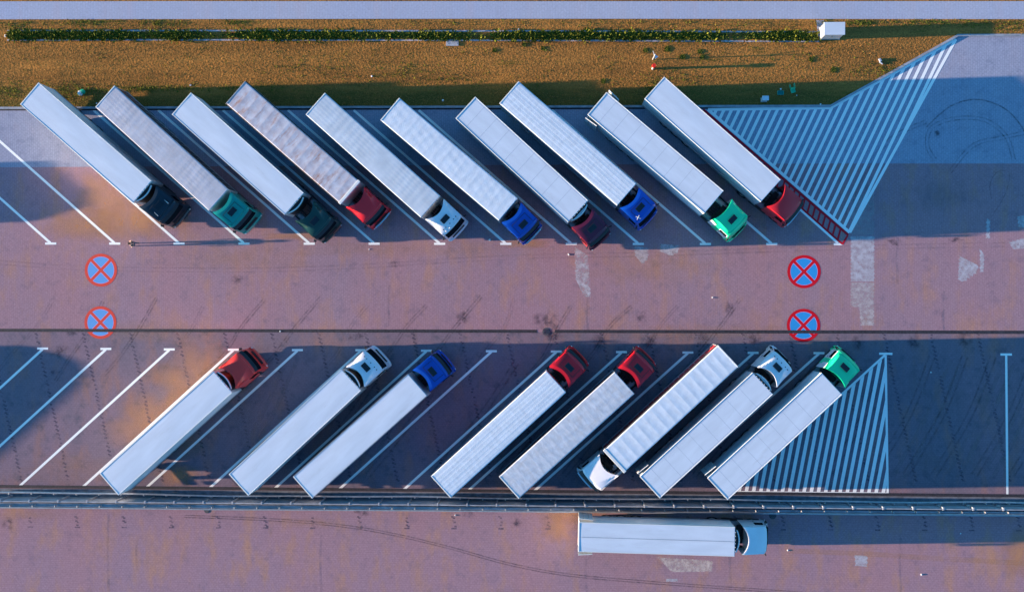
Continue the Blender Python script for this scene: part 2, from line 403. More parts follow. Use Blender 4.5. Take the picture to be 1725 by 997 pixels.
hatched([(A, B, .26), (B, C, .26, .0003), (C, D, .26, .0006), (D, A, .26, .0009)], .26, st, [[A, B, D], [B, C, D]])
A, B, C = (1493, 599), (1496.2, 831.5), (1236, 829.8)
st = []
for k in range(-6, 19):
    x0 = 1281.5 + k*12.16 - 3.0; x1 = x0+6.0; y0, y1 = 590, 840; s = .195
    st.append([(x0-(y0-828)*s, y0), (x1-(y0-828)*s, y0), (x1-(y1-828)*s, y1), (x0-(y1-828)*s, y1)])
hatched([((1492.5, 598), (1496, 834), .2), ((1497.8, 831.8), (1236, 829.2), .27, .0003), ((1236, 829), (1492, 597.5), .2, .0006), ((1481.5, 595.6), (1504, 595.9), .2, .0009)], .2, st, [[A, B, C]])
# crimson ladder marking
segs = []
u0, u1 = (1185, 184.6), (1429.5, 396); l0, l1 = (1172, 194), (1419.5, 411)
segs += [(u0, u1, .21), (l0, l1, .17, .0003), ((1428.5, 396.5), (1419.5, 411.5), .17, .0006)]
for k in range(27):
    x = 1421 - 8.55*(k+.5); yu = u0[1] + (x-u0[0])*(u1[1]-u0[1])/(u1[0]-u0[0]); xl = x-5.2; yl = l0[1] + (xl-l0[0])*(l1[1]-l0[1])/(l1[0]-l0[0])
    segs.append(((x, yu), (xl, yl), .17, -.0005))
line_obj('red_ladder_marking', segs, RPAINT, PZ+.0035, .17)

# painted no-stopping roundels
def disc_fan(bm, c, r0, r1, z, seg=56):
    vs0 = [bm.verts.new((c.x+r1*math.cos(a), c.y+r1*math.sin(a), z)) for a in [2*math.pi*i/seg for i in range(seg)]]
    if r0 <= 0: bm.faces.new(vs0); return
    vs1 = [bm.verts.new((c.x+r0*math.cos(a), c.y+r0*math.sin(a), z)) for a in [2*math.pi*i/seg for i in range(seg)]]
    for i in range(seg): bm.faces.new((vs0[i], vs0[(i+1) % seg], vs1[(i+1) % seg], vs1[i]))
ROUND = [((169.2, 455), 27.3, 0, 'orange-red and light blue no-stopping roundel painted nearest the walking person'),
         ((168.4, 543.2), 27.0, 0, 'orange-red and light blue no-stopping roundel painted across the slot drain'),
         ((1354.8, 457.6), 28.2, 1, 'crimson and blue no-stopping roundel painted below the crimson ladder marking'),
         ((1354, 548), 28.2, 1, 'crimson and blue no-stopping roundel painted across the slot drain')]
rp = [paint_mat('sunlit_red_paint', (.72, .07, .05), .35), paint_mat('crimson_paint', (.62, .005, .02), .3)]  # left pair's brighter red and blue carry sunlight in the paint colour
bp_ = [paint_mat('sunlit_blue_paint', (.12, .34, .72), .3), paint_mat('blue_paint', (.03, .30, .72), .3)]
lil = paint_mat('lilac_edge_paint', (.45, .40, .75), .3)
for (cx, cy), r, v, lab in ROUND:
    c = P(cx, cy); rr = abs(P(cx+r, cy).x - c.x); e = empty('painted_roundel', (c.x, c.y, LOT)); tag(e, lab, 'painted sign', 'no-stopping roundels painted on the lane')
    Z = Vector((0, 0, 0))
    bm = bmesh.new(); disc_fan(bm, Z, 0, rr, .0058); mesh_obj('blue_disc', bm, bp_[v], e)
    bm = bmesh.new(); disc_fan(bm, Z, rr*.80, rr*.835, .0068)
    for s in (1, -1):
        t = Vector((math.cos(s*.80), math.sin(s*.80), 0)); n = Vector((-t.y, t.x, 0))
        f = bm.faces.new([bm.verts.new(t*a*rr*.80+n*b*rr*.115+Vector((0, 0, .0068+.0003*s))) for a, b in ((-1, -1), (1, -1), (1, 1), (-1, 1))])
    mesh_obj('lilac_edge', bm, lil, e)
    bm = bmesh.new(); disc_fan(bm, Z, rr*.82, rr, .0080)
    mesh_obj('red_ring', bm, rp[v], e)
    bm = bmesh.new()
    for s in (1, -1):
        t = Vector((math.cos(s*.80), math.sin(s*.80), 0)); n = Vector((-t.y, t.x, 0))
        f = bm.faces.new([bm.verts.new(t*a*rr*.84+n*b*rr*.085+Vector((0, 0, .0088+.0003*s))) for a, b in ((-1, -1), (1, -1), (1, 1), (-1, 1))])
    mesh_obj('red_cross', bm, rp[v], e)

# old bay marks laid in darker pavers
for k in range(-1, 22):
    x0 = 61.3 + k*79.3
    if 1440 < x0 < 1725 and False: continue
    bm = bmesh.new(); y = 562.0; j = 0
    while y < 886:
        xx = x0 + (y-561)*.218
        if not (812 + y*0 < y < 864):
            for (ox, oy) in ((-1.4, 0), (1.2, 2.2)):
                if rng.random() < .85:
                    q = [P(xx+ox-2.0, y+oy-1.4, PZ-.0009), P(xx+ox+2.0, y+oy-1.4, PZ-.0009), P(xx+ox+2.0, y+oy+1.4, PZ-.0009), P(xx+ox-2.0, y+oy+1.4, PZ-.0009)]
                    bm.faces.new([bm.verts.new(p) for p in q])
        y += 7.0
    q = [P(x0+70.5-5+dx, 886.5+dy, PZ-.0007) for dx, dy in ((-5, -1.3), (5, -1.3), (5, 1.3), (-5, 1.3))]
    q = [P(xx-3+dx, 887.5+dy+k*.28, PZ-.0007) for dx, dy in ((-3, -1.2), (6, -1.2), (6, 1.2), (-3, 1.2))]
    bm.faces.new([bm.verts.new(p) for p in q])
    for f in bm.faces:
        f.normal_update()
        if f.normal.z < 0: f.normal_flip()
    me = bpy.data.meshes.new('dark_paver_line'); bm.to_mesh(me); bm.free(); me.materials.append(DARKPAV)
    o = bpy.data.objects.new('dark_paver_line', me); COL.objects.link(o); o['kind'] = 'structure'

# tyre tracks
def track(pts, w, m, z, gap=None, name='tyre_mark'):
    W = []
    for i in range(len(pts)-1):
        p0 = pts[max(i-1, 0)]; p1 = pts[i]; p2 = pts[i+1]; p3 = pts[min(i+2, len(pts)-1)]
        for s in range(8):
            t = s/8
            W.append(tuple(.5*((2*p1[k])+(-p0[k]+p2[k])*t+(2*p0[k]-5*p1[k]+4*p2[k]-p3[k])*t*t+(-p0[k]+3*p1[k]-3*p2[k]+p3[k])*t**3) for k in (0, 1)))
    W.append(pts[-1]); W = [P(x, y, z) for x, y in W]
    bm = bmesh.new()
    for off in ([0] if gap is None else [-gap/2, gap/2]):
        prev = None
        for i, p in enumerate(W):
            t = (W[min(i+1, len(W)-1)]-W[max(i-1, 0)]).normalized(); n = Vector((-t.y, t.x, 0))
            cur = (bm.verts.new(p+n*(off-w/2)), bm.verts.new(p+n*(off+w/2)))
            if prev: bm.faces.new((prev[0], cur[0], cur[1], prev[1]))
            prev = cur
    for f in bm.faces:
        f.normal_update()
        if f.normal.z < 0: f.normal_flip()
    me = bpy.data.meshes.new(name); bm.to_mesh(me); bm.free(); me.materials.append(m)
    o = bpy.data.objects.new(name, me); COL.objects.link(o); o['kind'] = 'structure'
TZ = [LOT+.0006]
def nz(): TZ[0] += .00003; return TZ[0]
track([(310, 869), (430, 873.5), (540, 881), (640, 895), (750, 920), (860, 950), (960, 968), (1080, 979), (1200, 988), (1330, 997), (1500, 1012)], .09, RUBBER, nz(), .2)
track([(1560, 215), (1600, 180), (1645, 168), (1690, 182), (1722, 215), (1740, 260)], .13, RUBBER, nz())
track([(1575, 270), (1562, 245), (1570, 215), (1610, 200), (1660, 203), (1695, 230), (1708, 270)], .12, RUBBER_F, nz(), .3)
track([(1600, 290), (1640, 245), (1690, 232), (1735, 222)], .12, RUBBER_F, nz(), .3)
track([(1670, 335), (1668, 310), (1680, 290), (1700, 292), (1692, 330), (1660, 380)], .09, RUBBER_F, nz())
track([(1560, 205), (1500, 235), (1450, 300), (1425, 370)], .12, RUBBER_F, nz(), .3)
track([(0, 442), (150, 452), (420, 455), (620, 448), (740, 440), (900, 432), (1100, 428), (1400, 418), (1700, 412)], .12, FAINTER, nz(), .35)
for k in range(14):
    x = 60 + k*88 + rng.uniform(-8, 8)
    j1, j2, j3 = rng.uniform(-14, 14, 3); track([(x+30+j1, 505+j2), (x+j3*.4, 550), (x-35+j2*.5, 600), (x-70-j1, 640+j3)], .14, RUBBER_F if k % 3 else FAINTER, nz(), .24)
for k in range(6):
    x = 1440 + k*60 + rng.uniform(-20, 20)
    track([(x+60, 600), (x+20, 700), (x-40, 800)], .16, RUBBER_F, nz(), .5)
for k in range(7):
    x = 560 + k*110
    track([(x+90, 610), (x+30, 700), (x-50, 800)], .16, RUBBER_F, nz(), .45)
# stains, patched paving, painted warm glow
def blob(cx, cy, rx, ry, m, name='stain', seg=18, jag=.3, z=None):
    zz = nz()
    bm = bmesh.new(); c0 = bm.verts.new(P(cx, cy, zz)); fades = [0.0]; rings = []
    rr_ = [1+rng.uniform(-jag, jag) for _ in range(seg)]
    for k_ in range(1, 5):
        t_ = k_/4; ring = []
        for i in range(seg):
            a = 2*math.pi*i/seg; q_ = rr_[i]*t_*1.15
            ring.append(bm.verts.new(P(cx+rx*q_*math.cos(a), cy+ry*q_*math.sin(a), zz))); fades.append(t_**1.6)
        rings.append(ring)
    for i in range(seg):
        bm.faces.new((c0, rings[0][i], rings[0][(i+1) % seg]))
        for a_, b_ in zip(rings[:-1], rings[1:]): bm.faces.new((a_[i], b_[i], b_[(i+1) % seg], a_[(i+1) % seg]))
    for f in bm.faces:
        f.normal_update()
        if f.normal.z < 0: f.normal_flip()
    me = bpy.data.meshes.new(name); bm.to_mesh(me); bm.free(); me.materials.append(m)
    at_ = me.attributes.new('fade', 'FLOAT', 'POINT'); at_.data.foreach_set('value', fades)
    o = bpy.data.objects.new(name, me); COL.objects.link(o); o['kind'] = 'structure'
def jag_poly(pts, m, name='paving_patch', step=3.2):
    """patch whose edge steps from paver to paver"""
    out = []
    for i in range(len(pts)):
        a, b = pts[i], pts[(i+1) % len(pts)]; n = max(1, int(math.hypot(b[0]-a[0], b[1]-a[1])/step))
        for k in range(n):
            t = k/n; x = a[0]+(b[0]-a[0])*t; y = a[1]+(b[1]-a[1])*t; out.append((x+(1.1 if k % 2 else -1.1)*(abs(b[1]-a[1]) > 3), y+(1.0 if k % 2 else -1.0)*(abs(b[0]-a[0]) > 3 and abs(b[1]-a[1]) > 3)))
    zz = nz(); bm = bmesh.new(); f = bm.faces.new([bm.verts.new(P(x, y, zz)) for x, y in out]); f.normal_update()
    if f.normal.z < 0: f.normal_flip()
    bmesh.ops.triangulate(bm, faces=bm.faces)
    me = bpy.data.meshes.new(name); bm.to_mesh(me); bm.free(); me.materials.append(m)
    o = bpy.data.objects.new(name, me); COL.objects.link(o); o['kind'] = 'structure'
jag_poly([(1433.5, 398), (1472.5, 398), (1472.5, 474), (1433.5, 474)], PALEPAV)
jag_poly([(1433.5, 476), (1472, 476), (1472, 548), (1450, 548), (1448, 518), (1433, 516)], stain_mat('mixed_pale_pavers', (.64, .56, .58), .75, 2.5, .3, .65))
jag_poly([(1434, 330), (1472, 326), (1473, 396), (1434, 396)], stain_mat('old_pale_pavers', (.50, .48, .52), .45, 2.5, .3, .65))
jag_poly([(968, 416), (990, 430), (995, 500), (984, 500), (970, 470)], stain_mat('worn_pale_pavers', (.64, .60, .66), .8, 1.6, .35, .65))
jag_poly([(1068, 414), (1092, 418), (1092, 436), (1082, 445), (1070, 430)], PALEPAV)
jag_poly([(1112, 411), (1144, 413), (1143, 425), (1130, 431), (1112, 423)], PALEPAV)
jag_poly([(1616, 431), (1648, 447), (1646, 458), (1622, 476), (1614, 470)], PALEPAV)
jag_poly([(1651, 420), (1658, 428), (1657, 458), (1651, 458)], PALEPAV)
jag_poly([(1662, 368), (1668, 370), (1667, 402), (1661, 402)], PALEPAV)
jag_poly([(1714, 365), (1730, 362), (1730, 384), (1716, 382)], PALEPAV)
jag_poly([(1700, 408), (1730, 400), (1730, 418), (1706, 420)], PALEPAV)
jag_poly([(1108, 938), (1200, 944), (1200, 962), (1132, 963)], stain_mat('south_pale_pavers', (.72, .60, .58), .8, 2.5, .3, .65))
jag_poly([(1440, 934), (1461, 936), (1461, 954), (1441, 952)], PALEPAV)
jag_poly([(1123, 974), (1142, 974), (1142, 979), (1123, 979)], PALEPAV)
for x, y, rx, ry in ((921, 540, 22, 14), (930, 565, 16, 12), (1080, 536, 8, 12), (780, 535, 12, 10), (600, 566, 14, 8), (1010, 575, 12, 14), (1095, 575, 14, 12), (1185, 572, 10, 14), (1270, 575, 12, 14), (1445, 577, 12, 14), (1540, 575, 14, 12), (1625, 572, 12, 14), (1350, 566, 10, 6), (1505, 408, 12, 6), (1610, 404, 14, 4), (665, 445, 10, 6), (1578, 225, 6, 5), (100, 590, 14, 10), (120, 560, 8, 6), (870, 882, 10, 8), (15, 880, 10, 10), (790, 866, 10, 6), (88, 628, 6, 6), (610, 860, 14, 8), (400, 470, 10, 8), (1230, 520, 8, 12)):
    blob(x, y, rx, ry, OIL, 'oil_stain')
for x, y0, y1 in ((183, 862, 997), (1517, 905, 997), (1231, 900, 990), (1590, 520, 557), (990, 500, 556), (656, 480, 552), (1512, 400, 480), (1590, 490, 556), (988, 936, 996), (231, 905, 960), (541, 900, 996)):
    track([(x, y0), (x-1.5, (y0+y1)/2), (x+.5, y1)], .22, stain_mat('damp_streak', (.20, .20, .30), .32, .8, .35, .75) if x == 183 else bpy.data.materials['damp_streak'], nz(), name='damp_streak')
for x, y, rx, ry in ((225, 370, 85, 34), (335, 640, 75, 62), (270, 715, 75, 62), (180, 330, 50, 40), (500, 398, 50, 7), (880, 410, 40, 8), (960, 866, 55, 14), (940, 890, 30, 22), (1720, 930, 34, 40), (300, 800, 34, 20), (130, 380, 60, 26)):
    blob(x, y, rx, ry, GLOWST, 'orange_tint', 26, .25)  # painted glow patches beside the lorries
track([(1330, 927), (1450, 932), (1580, 940), (1725, 948)], .45, TINTL, nz(), name='orange_tint')
WEAR = stain_mat('pale_wear', (.32, .25, .28), .4, .9, .35, .7, (1, .5, 1))
for x, y, rx, ry in ((1560, 720, 14, 70), (1610, 660, 16, 60), (1640, 760, 20, 50), (1545, 640, 20, 30), (1580, 780, 40, 20), (1460, 330, 30, 30), (1660, 650, 18, 50), (900, 740, 20, 40), (620, 680, 24, 60), (420, 690, 30, 60), (1590, 330, 60, 30), (1700, 700, 20, 70)):
    blob(x, y, rx, ry, WEAR, 'wear_patch', 20, .35)
for x in (1550, 1640, 1700, 640, 880, 430):
    track([(x+60, 610), (x+20, 700), (x-35, 800)], .38, WEAR, nz(), .9)
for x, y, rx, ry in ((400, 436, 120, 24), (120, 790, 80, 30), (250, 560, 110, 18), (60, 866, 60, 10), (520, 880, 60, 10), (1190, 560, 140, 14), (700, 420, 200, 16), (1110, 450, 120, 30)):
    blob(x, y, rx, ry, TINTL, 'orange_tint', 26, .25)

# ------------------------------------------------------------------ drainage channel and weeds in the verge
CH = [(12, 60.3), (200, 59.8), (430, 60), (862, 60.6), (1300, 62), (1380, 62.2)]
bm = bmesh.new()
W = [P(x, y, 0) for x, y in CH]
prof = [(-.5, .012), (-.36, .010), (-.33, -.14), (.33, -.14), (.36, .010), (.5, .012), (.5, -.15), (-.5, -.15)]
loft(bm, [[(p.x, p.y+a, z) for a, z in prof] for p in W])
mesh_obj('drain_channel', bm, mat('pale_channel_concrete', (.50, .48, .54), .9, noise=.35, nscale=2.5), kind='structure')

def blades(name, pos, size, n_per, m, up=.6, flat=False, seed=1, kind='stuff'):
    """leaf-sized triangles/quads in clumps; pos Nx3, size N"""
    r = np.random.default_rng(seed)
    N = len(pos)*n_per
    base = np.repeat(pos, n_per, 0); s = np.repeat(size, n_per)
    az = r.uniform(0, 2*np.pi, N); el = r.uniform(.15, 1.35, N)*up
    off = np.stack([np.cos(az), np.sin(az), np.zeros(N)], 1)*(r.uniform(0, .45, N)*s)[:, None]
    off[:, 2] = r.uniform(0, .5, N)*s*up
    L = s*r.uniform(.5, 1.0, N); w = L*r.uniform(.22, .42, N)
    az2 = az+r.normal(0, .9, N)
    d = np.stack([np.cos(az2)*np.cos(el), np.sin(az2)*np.cos(el), np.sin(el)], 1)
    side = np.stack([-np.sin(az2), np.cos(az2), r.normal(0, .35, N)], 1)
    p0 = base+off; tip = p0+d*L[:, None]; mid = p0+d*(L*.5)[:, None]
    V = np.stack([p0, mid+side*(w/2)[:, None], tip, mid-side*(w/2)[:, None]], 1).reshape(-1, 3)
    me = bpy.data.meshes.new(name); me.vertices.add(len(V)); me.vertices.foreach_set('co', V.ravel())
    me.loops.add(N*4); me.loops.foreach_set('vertex_index', np.arange(N*4)); me.polygons.add(N)
    me.polygons.foreach_set('loop_start', np.arange(N)*4); me.update(); me.validate(); me.materials.append(m)
    o = bpy.data.objects.new(name, me); COL.objects.link(o)
    if kind: o['kind'] = kind
    return o
def P_arr(px, py, z=0.0):
    Rm = np.array(R); d = np.stack([px-PW/2, -(py-PH/2), np.full(len(px), -F)], 1) @ Rm.T
    t = (z-CAM_H)/d[:, 2]; return np.stack([d[:, 0]*t, d[:, 1]*t, np.full(len(px), z)], 1)
def below_kerb(px, py, m=3):
    ky = np.where(px < 1399, 183-px*.0025, np.where(px < 1614, 179.5-(px-1399)*119/215, 60.5)); return py > ky-m
n = 6600; px = rng.uniform(14, 1378, n); dens = np.clip(.62+.35*np.sin(px/70)+.3*np.sin(px/23+1), .1, 1)
dens = np.where((px > 560) & (px < 680), .35, dens); dens = np.where((px > 1000) & (px < 1110), .6, dens); dens = np.where((px > 60) & (px < 230), 1, dens)
keep = rng.random(n) < dens; px = px[keep]; py = 60.3+rng.normal(0, 3.4, len(px)).clip(-8, 8)+(px/1400)*1.4
blades('channel_weeds', P_arr(px, py), rng.uniform(.16, .42, len(px)), 9, LEAF, up=.9, seed=3)
# dry grass tufts
n = 85000; px = rng.uniform(-20, 1745, n); py = rng.uniform(-14, 184, n)
ok = ~below_kerb(px, py) & ~((py > 1.5) & (py < 34.5)) & ~((py > 53) & (py < 68.5) & (px < 1385)); px, py = px[ok], py[ok]
blades('dry_grass_tufts', P_arr(px, py), rng.uniform(.05, .125, len(px)), 2, DRYB, up=.35, seed=4)
# green grass patches: along the path edge, in the ditch shade and near the kerb
cl = []
for (x, y, sx, sy, k) in ((150, 38, 30, 4, 160), (270, 38, 25, 4, 130), (400, 38, 20, 3, 90), (30, 42, 25, 5, 80), (120, 155, 25, 10, 200), (250, 150, 60, 3, 260), (20, 150, 25, 8, 160), (520, 110, 30, 14, 60), (680, 122, 60, 10, 120), (1100, 150, 10, 14, 120), (1140, 128, 40, 10, 60), (1480, 120, 25, 6, 120), (1520, 38, 90, 3, 260), (1450, 38, 15, 4, 90), (1700, 45, 25, 8, 80), (1640, 42, 60, 5, 90), (430, 150, 60, 6, 90), (760, 135, 60, 8, 60), (1290, 60, 60, 10, 60), (1240, 40, 100, 4, 60), (800, 38, 80, 3, 50), (1050, 40, 120, 4, 60), (1330, 100, 60, 20, 60)):
    cl.append(np.stack([rng.normal(x, sx, k), rng.normal(y, sy, k)], 1))
cl.append(np.stack([rng.uniform(0, 1500, 500), rng.uniform(70, 165, 500)], 1))
cl = np.concatenate(cl); ok = ~below_kerb(cl[:, 0], cl[:, 1]) & ~((cl[:, 1] > 1) & (cl[:, 1] < 34.5)); cl = cl[ok]
blades('green_grass_patches', P_arr(cl[:, 0], cl[:, 1]), rng.uniform(.07, .2, len(cl)), 5, LEAF, up=.5, seed=5)
# separate weed bushes
for i, (x, y, r_, lab) in enumerate(((1124, 83, .42, 'round dark green bush in the dry grass right of the white sign post'), (1150, 96, .42, 'low green bush in the dry grass, right of the round dark bush'),
      (1179, 87, .30, 'small sprawling weed clump, upper one of two close together'), (1183, 96, .36, 'small green weed clump just below another weed clump'),
      (1403, 118, .36, 'tall narrow dark weed clump in the dry grass near the slanting kerb'), (1366, 101, .32, 'small green weed clump below the white electrical cabinet'),
      (883, 76, .26, 'small round weed clump right beneath the weedy channel'), (833, 85, .24, 'tiny dark weed clump in dry grass right of the concrete cover slab'),
      (1087, 86, .3, 'green weed clump just left of the blue sign post'), (1016, 137, .3, 'green weed clump in dry grass above the panel-roofed trailers'), (914, 82, .26, 'small weed clump in dry grass above the longitudinally wrinkled roof'))):
    c = P(x, y); k = int(60+r_*160); q = np.stack([rng.normal(0, r_*.28, k).clip(-r_*.7, r_*.7), rng.normal(0, r_*.28, k).clip(-r_*.7, r_*.7), rng.uniform(0, .03, k)], 1)
    o = blades('weed_clump', q, rng.uniform(.06, .16, k), 5, LEAF2, up=.35, seed=20+i, kind=None); o.location = (c.x, c.y, 0)
    tag(o, lab, 'weed', 'weed clumps in the dry grass')

# ------------------------------------------------------------------ guardrails and concrete wall
def along(x, ya, yb): return ya + (yb-ya)*x/1500.0
def rail(name_lab, y0, y1, hgt, wob, side, grp=None, zoff=0.0):
    e = empty('guardrail', P(862, along(862, y0, y1), LOT)); tag(e, name_lab, 'guardrail', 'steel guardrails beside the concrete wall')
    org = Vector(e.location)
    # W-beam
    px0 = -60; xs = np.arange(px0, 1790, 12.0); loops = []
    for x in xs:
        p = P(x, along(x, y0, y1), LOT)-org; wv = wob*(math.sin(x/83.0)+.6*math.sin(x/37.0+1)+.5*math.sin(x/190+2))
        pr = [(-.035, -.16), (.035, -.11), (-.03, -.03), (-.03, .03), (.035, .11), (-.035, .16), (-.075, .16), (-.075, -.16)]
        loops.append([(p.x, p.y+wv+side*a, hgt+zoff+zz) for a, zz in pr])
    bm = bmesh.new(); loft(bm, loops); mesh_obj('rail_beam', bm, STEEL, e)
    pm = None; k = 0; x = -52.0
    while x < 1790:
        p = P(x, along(x, y0, y1), LOT)-org; wv = wob*(math.sin(x/83.0)+.6*math.sin(x/37.0+1)+.5*math.sin(x/190+2))
        if pm is None:
            bm = bmesh.new(); box(bm, (0, -side*.17, (hgt+.1)/2), (.07, .11, hgt+.1), .008); box(bm, (0, -side*.10, hgt), (.10, .07, .2))
            o = mesh_obj('rail_post', bm, STEELW, e); pm = o
        else:
            o = pm.copy(); COL.objects.link(o)
        o.location = (p.x, p.y+wv, 0); x += 37.4+.0007*x
    return e
rail('wavy steel guardrail on posts between the parking bays and the concrete wall', 826.6, 841.5, .72, .05, 1)
rail('steel guardrail on posts on the south side of the concrete wall', 852.6, 863.0, .55, .012, -1)
strip_3d('kerb', [(-60, 818.4), (0, 819.0), (1725, 834.9), (1790, 835.5)], .25, -.13, LOT+.06, CONCD)
strip_3d('rail_footing', [(-60, 850.2), (0, 850.6), (1500, 864.0), (1790, 866.2)], .42, -.13, LOT+.09, mat('footing_concrete', (.40, .43, .52), .9, noise=.3, nscale=1.2, spec=.15))
# precast wall
strip_3d('concrete_strip', [(-60, 834.2), (0, 834.8), (1500, 848.2), (1790, 850.8)], 1.35, -.13, LOT+.012, mat('dark_strip_concrete', (.17, .19, .24), .9, noise=.4, nscale=2))
e = empty('concrete_wall', P(862, along(862, 836.2, 848.6), LOT)); tag(e, 'long low precast concrete wall of panels and posts between two guardrails', 'wall')
org = Vector(e.location); HW = 2.15
x = -74.0; k = 0; prev = None; post_m = None
while x < 1800:
    p = P(x, along(x, 836.2, 848.6), LOT)-org
    if post_m is None:
        bm = bmesh.new(); box(bm, (0, .05, HW/2+.01), (.12, .26, HW+.02)); o = mesh_obj('wall_post', bm, CONCP, e); post_m = o
    else: o = post_m.copy(); COL.objects.link(o)
    o.location = p
    if prev is not None:
        d = p-prev; bm = bmesh.new(); L = d.length-.152
        for j in range(4):
            h = HW/4; dy = rng.uniform(-.006, .006)
            box(bm, (0, dy, h*j+h/2), (L, .055+.012*(j % 2), h-.012))
        o = mesh_obj('wall_panel', bm, CONCP, e); o.location = (prev+p)/2; o.rotation_euler = (0, 0, math.atan2(d.y, d.x))
    prev = p; x += 47.6+.0012*x
    k += 1

# ------------------------------------------------------------------ street furniture in the verge
def cabinet(px, py, w, d, h, lab, name='electrical_cabinet'):
    c = P(px, py); e = empty(name, (c.x, c.y, 0)); tag(e, lab, 'cabinet')
    bm = bmesh.new(); box(bm, (0, 0, h/2+.02), (w, d, h), .02); mesh_obj('housing', bm, WHITE, e)
    bm = bmesh.new(); box(bm, (0, 0, h+.06), (w+.14, d+.12, .075), .02); mesh_obj('lid', bm, WROOF, e)
    bm = bmesh.new(); box(bm, (0, 0, .03), (w+.1, d+.1, .16), .01); mesh_obj('plinth', bm, CONC, e)
    for s in (-1, 1):
        bm = bmesh.new(); box(bm, (s*w*.245, -d/2-.012, h*.52), (w*.46, .022, h*.84), .006); o = mesh_obj('door', bm, WHITE, e)
        bm = bmesh.new(); box(bm, (s*.06, -d/2-.035, h*.55), (.025, .03, .16), .004); mesh_obj('handle', bm, BLK, o)
    return e
cabinet(1397, 57.0, 1.72, 1.02, 1.62, 'white electrical cabinet standing in the dry grass beside the path')
cabinet(1286.3, 168.8, .46, .30, .78, 'small pale grey cabinet in the shaded grass near the kerb')
# concrete pad under the big cabinet
poly_sheet('cabinet_pad', [[(1375, 34.5), (1388, 34.5), (1388, 64), (1378, 64)]], .006, CONC)
bm = bmesh.new(); c = P(762, 73.8); box(bm, (0, 0, .03), (1.15, .45, .1), .012)
for sx in (-1, 1): cyl(bm, (sx*.4, 0, .08), (sx*.4, 0, .1), .04, 10)
o = mesh_obj('cover_slab', bm, CONCP); o.location = (c.x, c.y, 0); tag(o, 'rectangular pale concrete cover slab with two lifting eyes in dry grass', 'slab')
c = P(1099.5, 116.2); e = empty('marker_post', (c.x, c.y, 0)); tag(e, 'white marker post with a red cap standing in the dry grass', 'post')
bm = bmesh.new(); cyl(bm, (0, 0, 0), (0, 0, 1.12), .11, 14); mesh_obj('pole', bm, WHITE, e)
bm = bmesh.new(); cyl(bm, (0, 0, 1.12), (0, 0, 1.34), .20, 16, .17); mesh_obj('cap', bm, cabpaint('red_cap', (.7, .03, .02)), e)
c = P(1099.5, 100.5); e = empty('sign_post', (c.x, c.y, 0)); tag(e, 'thin white post carrying a tilted pale blue plate, above the red-capped post', 'sign')
bm = bmesh.new(); cyl(bm, (0, 0, 0), (.05, .05, 1.65), .045, 10); mesh_obj('pole', bm, WHITE, e)
bm = bmesh.new(); vs = [bm.verts.new(v) for v in ((-.05, .2, 1.45), (.38, -.06, 1.25), (.1, -.22, 1.22), (-.02, .2, 1.42), (.36, -.08, 1.21), (.1, -.25, 1.19))]
for f in ((0, 1, 2), (5, 4, 3), (0, 3, 4, 1), (1, 4, 5, 2), (2, 5, 3, 0)): bm.faces.new([vs[i] for i in f])
mesh_obj('plate', bm, mat('pale_blue_plate', (.45, .55, .7), .4), e)
bm = bmesh.new(); cyl(bm, (.02, .05, 1.3), (-.12, .35, 1.62), .03, 8); mesh_obj('arm', bm, STEELW, e)
# litter and oddments
GREENP = mat('green_plastic', (.01, .45, .25), .5); TEALP = mat('teal_plastic', (.01, .38, .34), .5)
c = P(1314.3, 157.2); bm = bmesh.new(); box(bm, (0, 0, .03), (.54, .34, .035), .01)
for s in (-1, 1):
    box(bm, (s*.26, 0, .14), (.02, .32, .2)); box(bm, (0, s*.16, .14), (.52, .02, .2))
for k in range(-2, 3): box(bm, (k*.1, 0, .055), (.02, .3, .02))
o = mesh_obj('plastic_crate', bm, TEALP); o.location = (c.x, c.y, 0); tag(o, 'teal plastic crate lying open in the shaded grass', 'crate')
c = P(1335, 152); e = empty('garden_chair', (c.x, c.y, 0), .3); tag(e, 'bright green plastic chair tipped over in the shaded grass', 'chair')
bm = bmesh.new(); box(bm, (0, .12, .26), (.42, .04, .4), .01, rx=.5); mesh_obj('seat', bm, GREENP, e)
bm = bmesh.new(); box(bm, (0, -.08, .12), (.42, .4, .03), .01, rx=.12); mesh_obj('backrest', bm, GREENP, e)
for sx in (-1, 1):
    for sz in (.12, .42):
        bm = bmesh.new(); cyl(bm, (sx*.19, .18, sz), (sx*.21, .5, sz+.1), .025, 8); mesh_obj('leg', bm, GREENP, e)
def crumple(px, py, r, m, lab, cat='litter', z=0.0, flat=.5, name='litter'):
    c = P(px, py, z); r *= .7; bm = bmesh.new(); bmesh.ops.create_icosphere(bm, subdivisions=2, radius=r)
    for v in bm.verts: v.co *= 1+rng.uniform(-.35, .3); v.co.z = v.co.z*flat + r*flat*.8
    o = mesh_obj(name, bm, m); o.location = (c.x, c.y, z); tag(o, lab, cat, 'litter scattered about'); return o
PAPER = mat('litter_paper', (.7, .72, .76), .7)
e = empty('rubbish_bag', P(138, 157, 0)); tag(e, 'knotted green and white rubbish bags between the first two trailers', 'rubbish bag')
for (dx, dy, r_, m, nm) in ((-.1, -.05, .24, PAPER, 'white_bag'), (.16, .08, .22, GREENP, 'green_bag'), (.0, .16, .16, GREENP, 'green_bag')):
    bm = bmesh.new(); bmesh.ops.create_icosphere(bm, subdivisions=2, radius=r_)
    for v in bm.verts: v.co *= 1+rng.uniform(-.2, .2); v.co.z = v.co.z*.7+r_*.6; v.co.x += dx; v.co.y += dy
    mesh_obj(nm, bm, m, e)
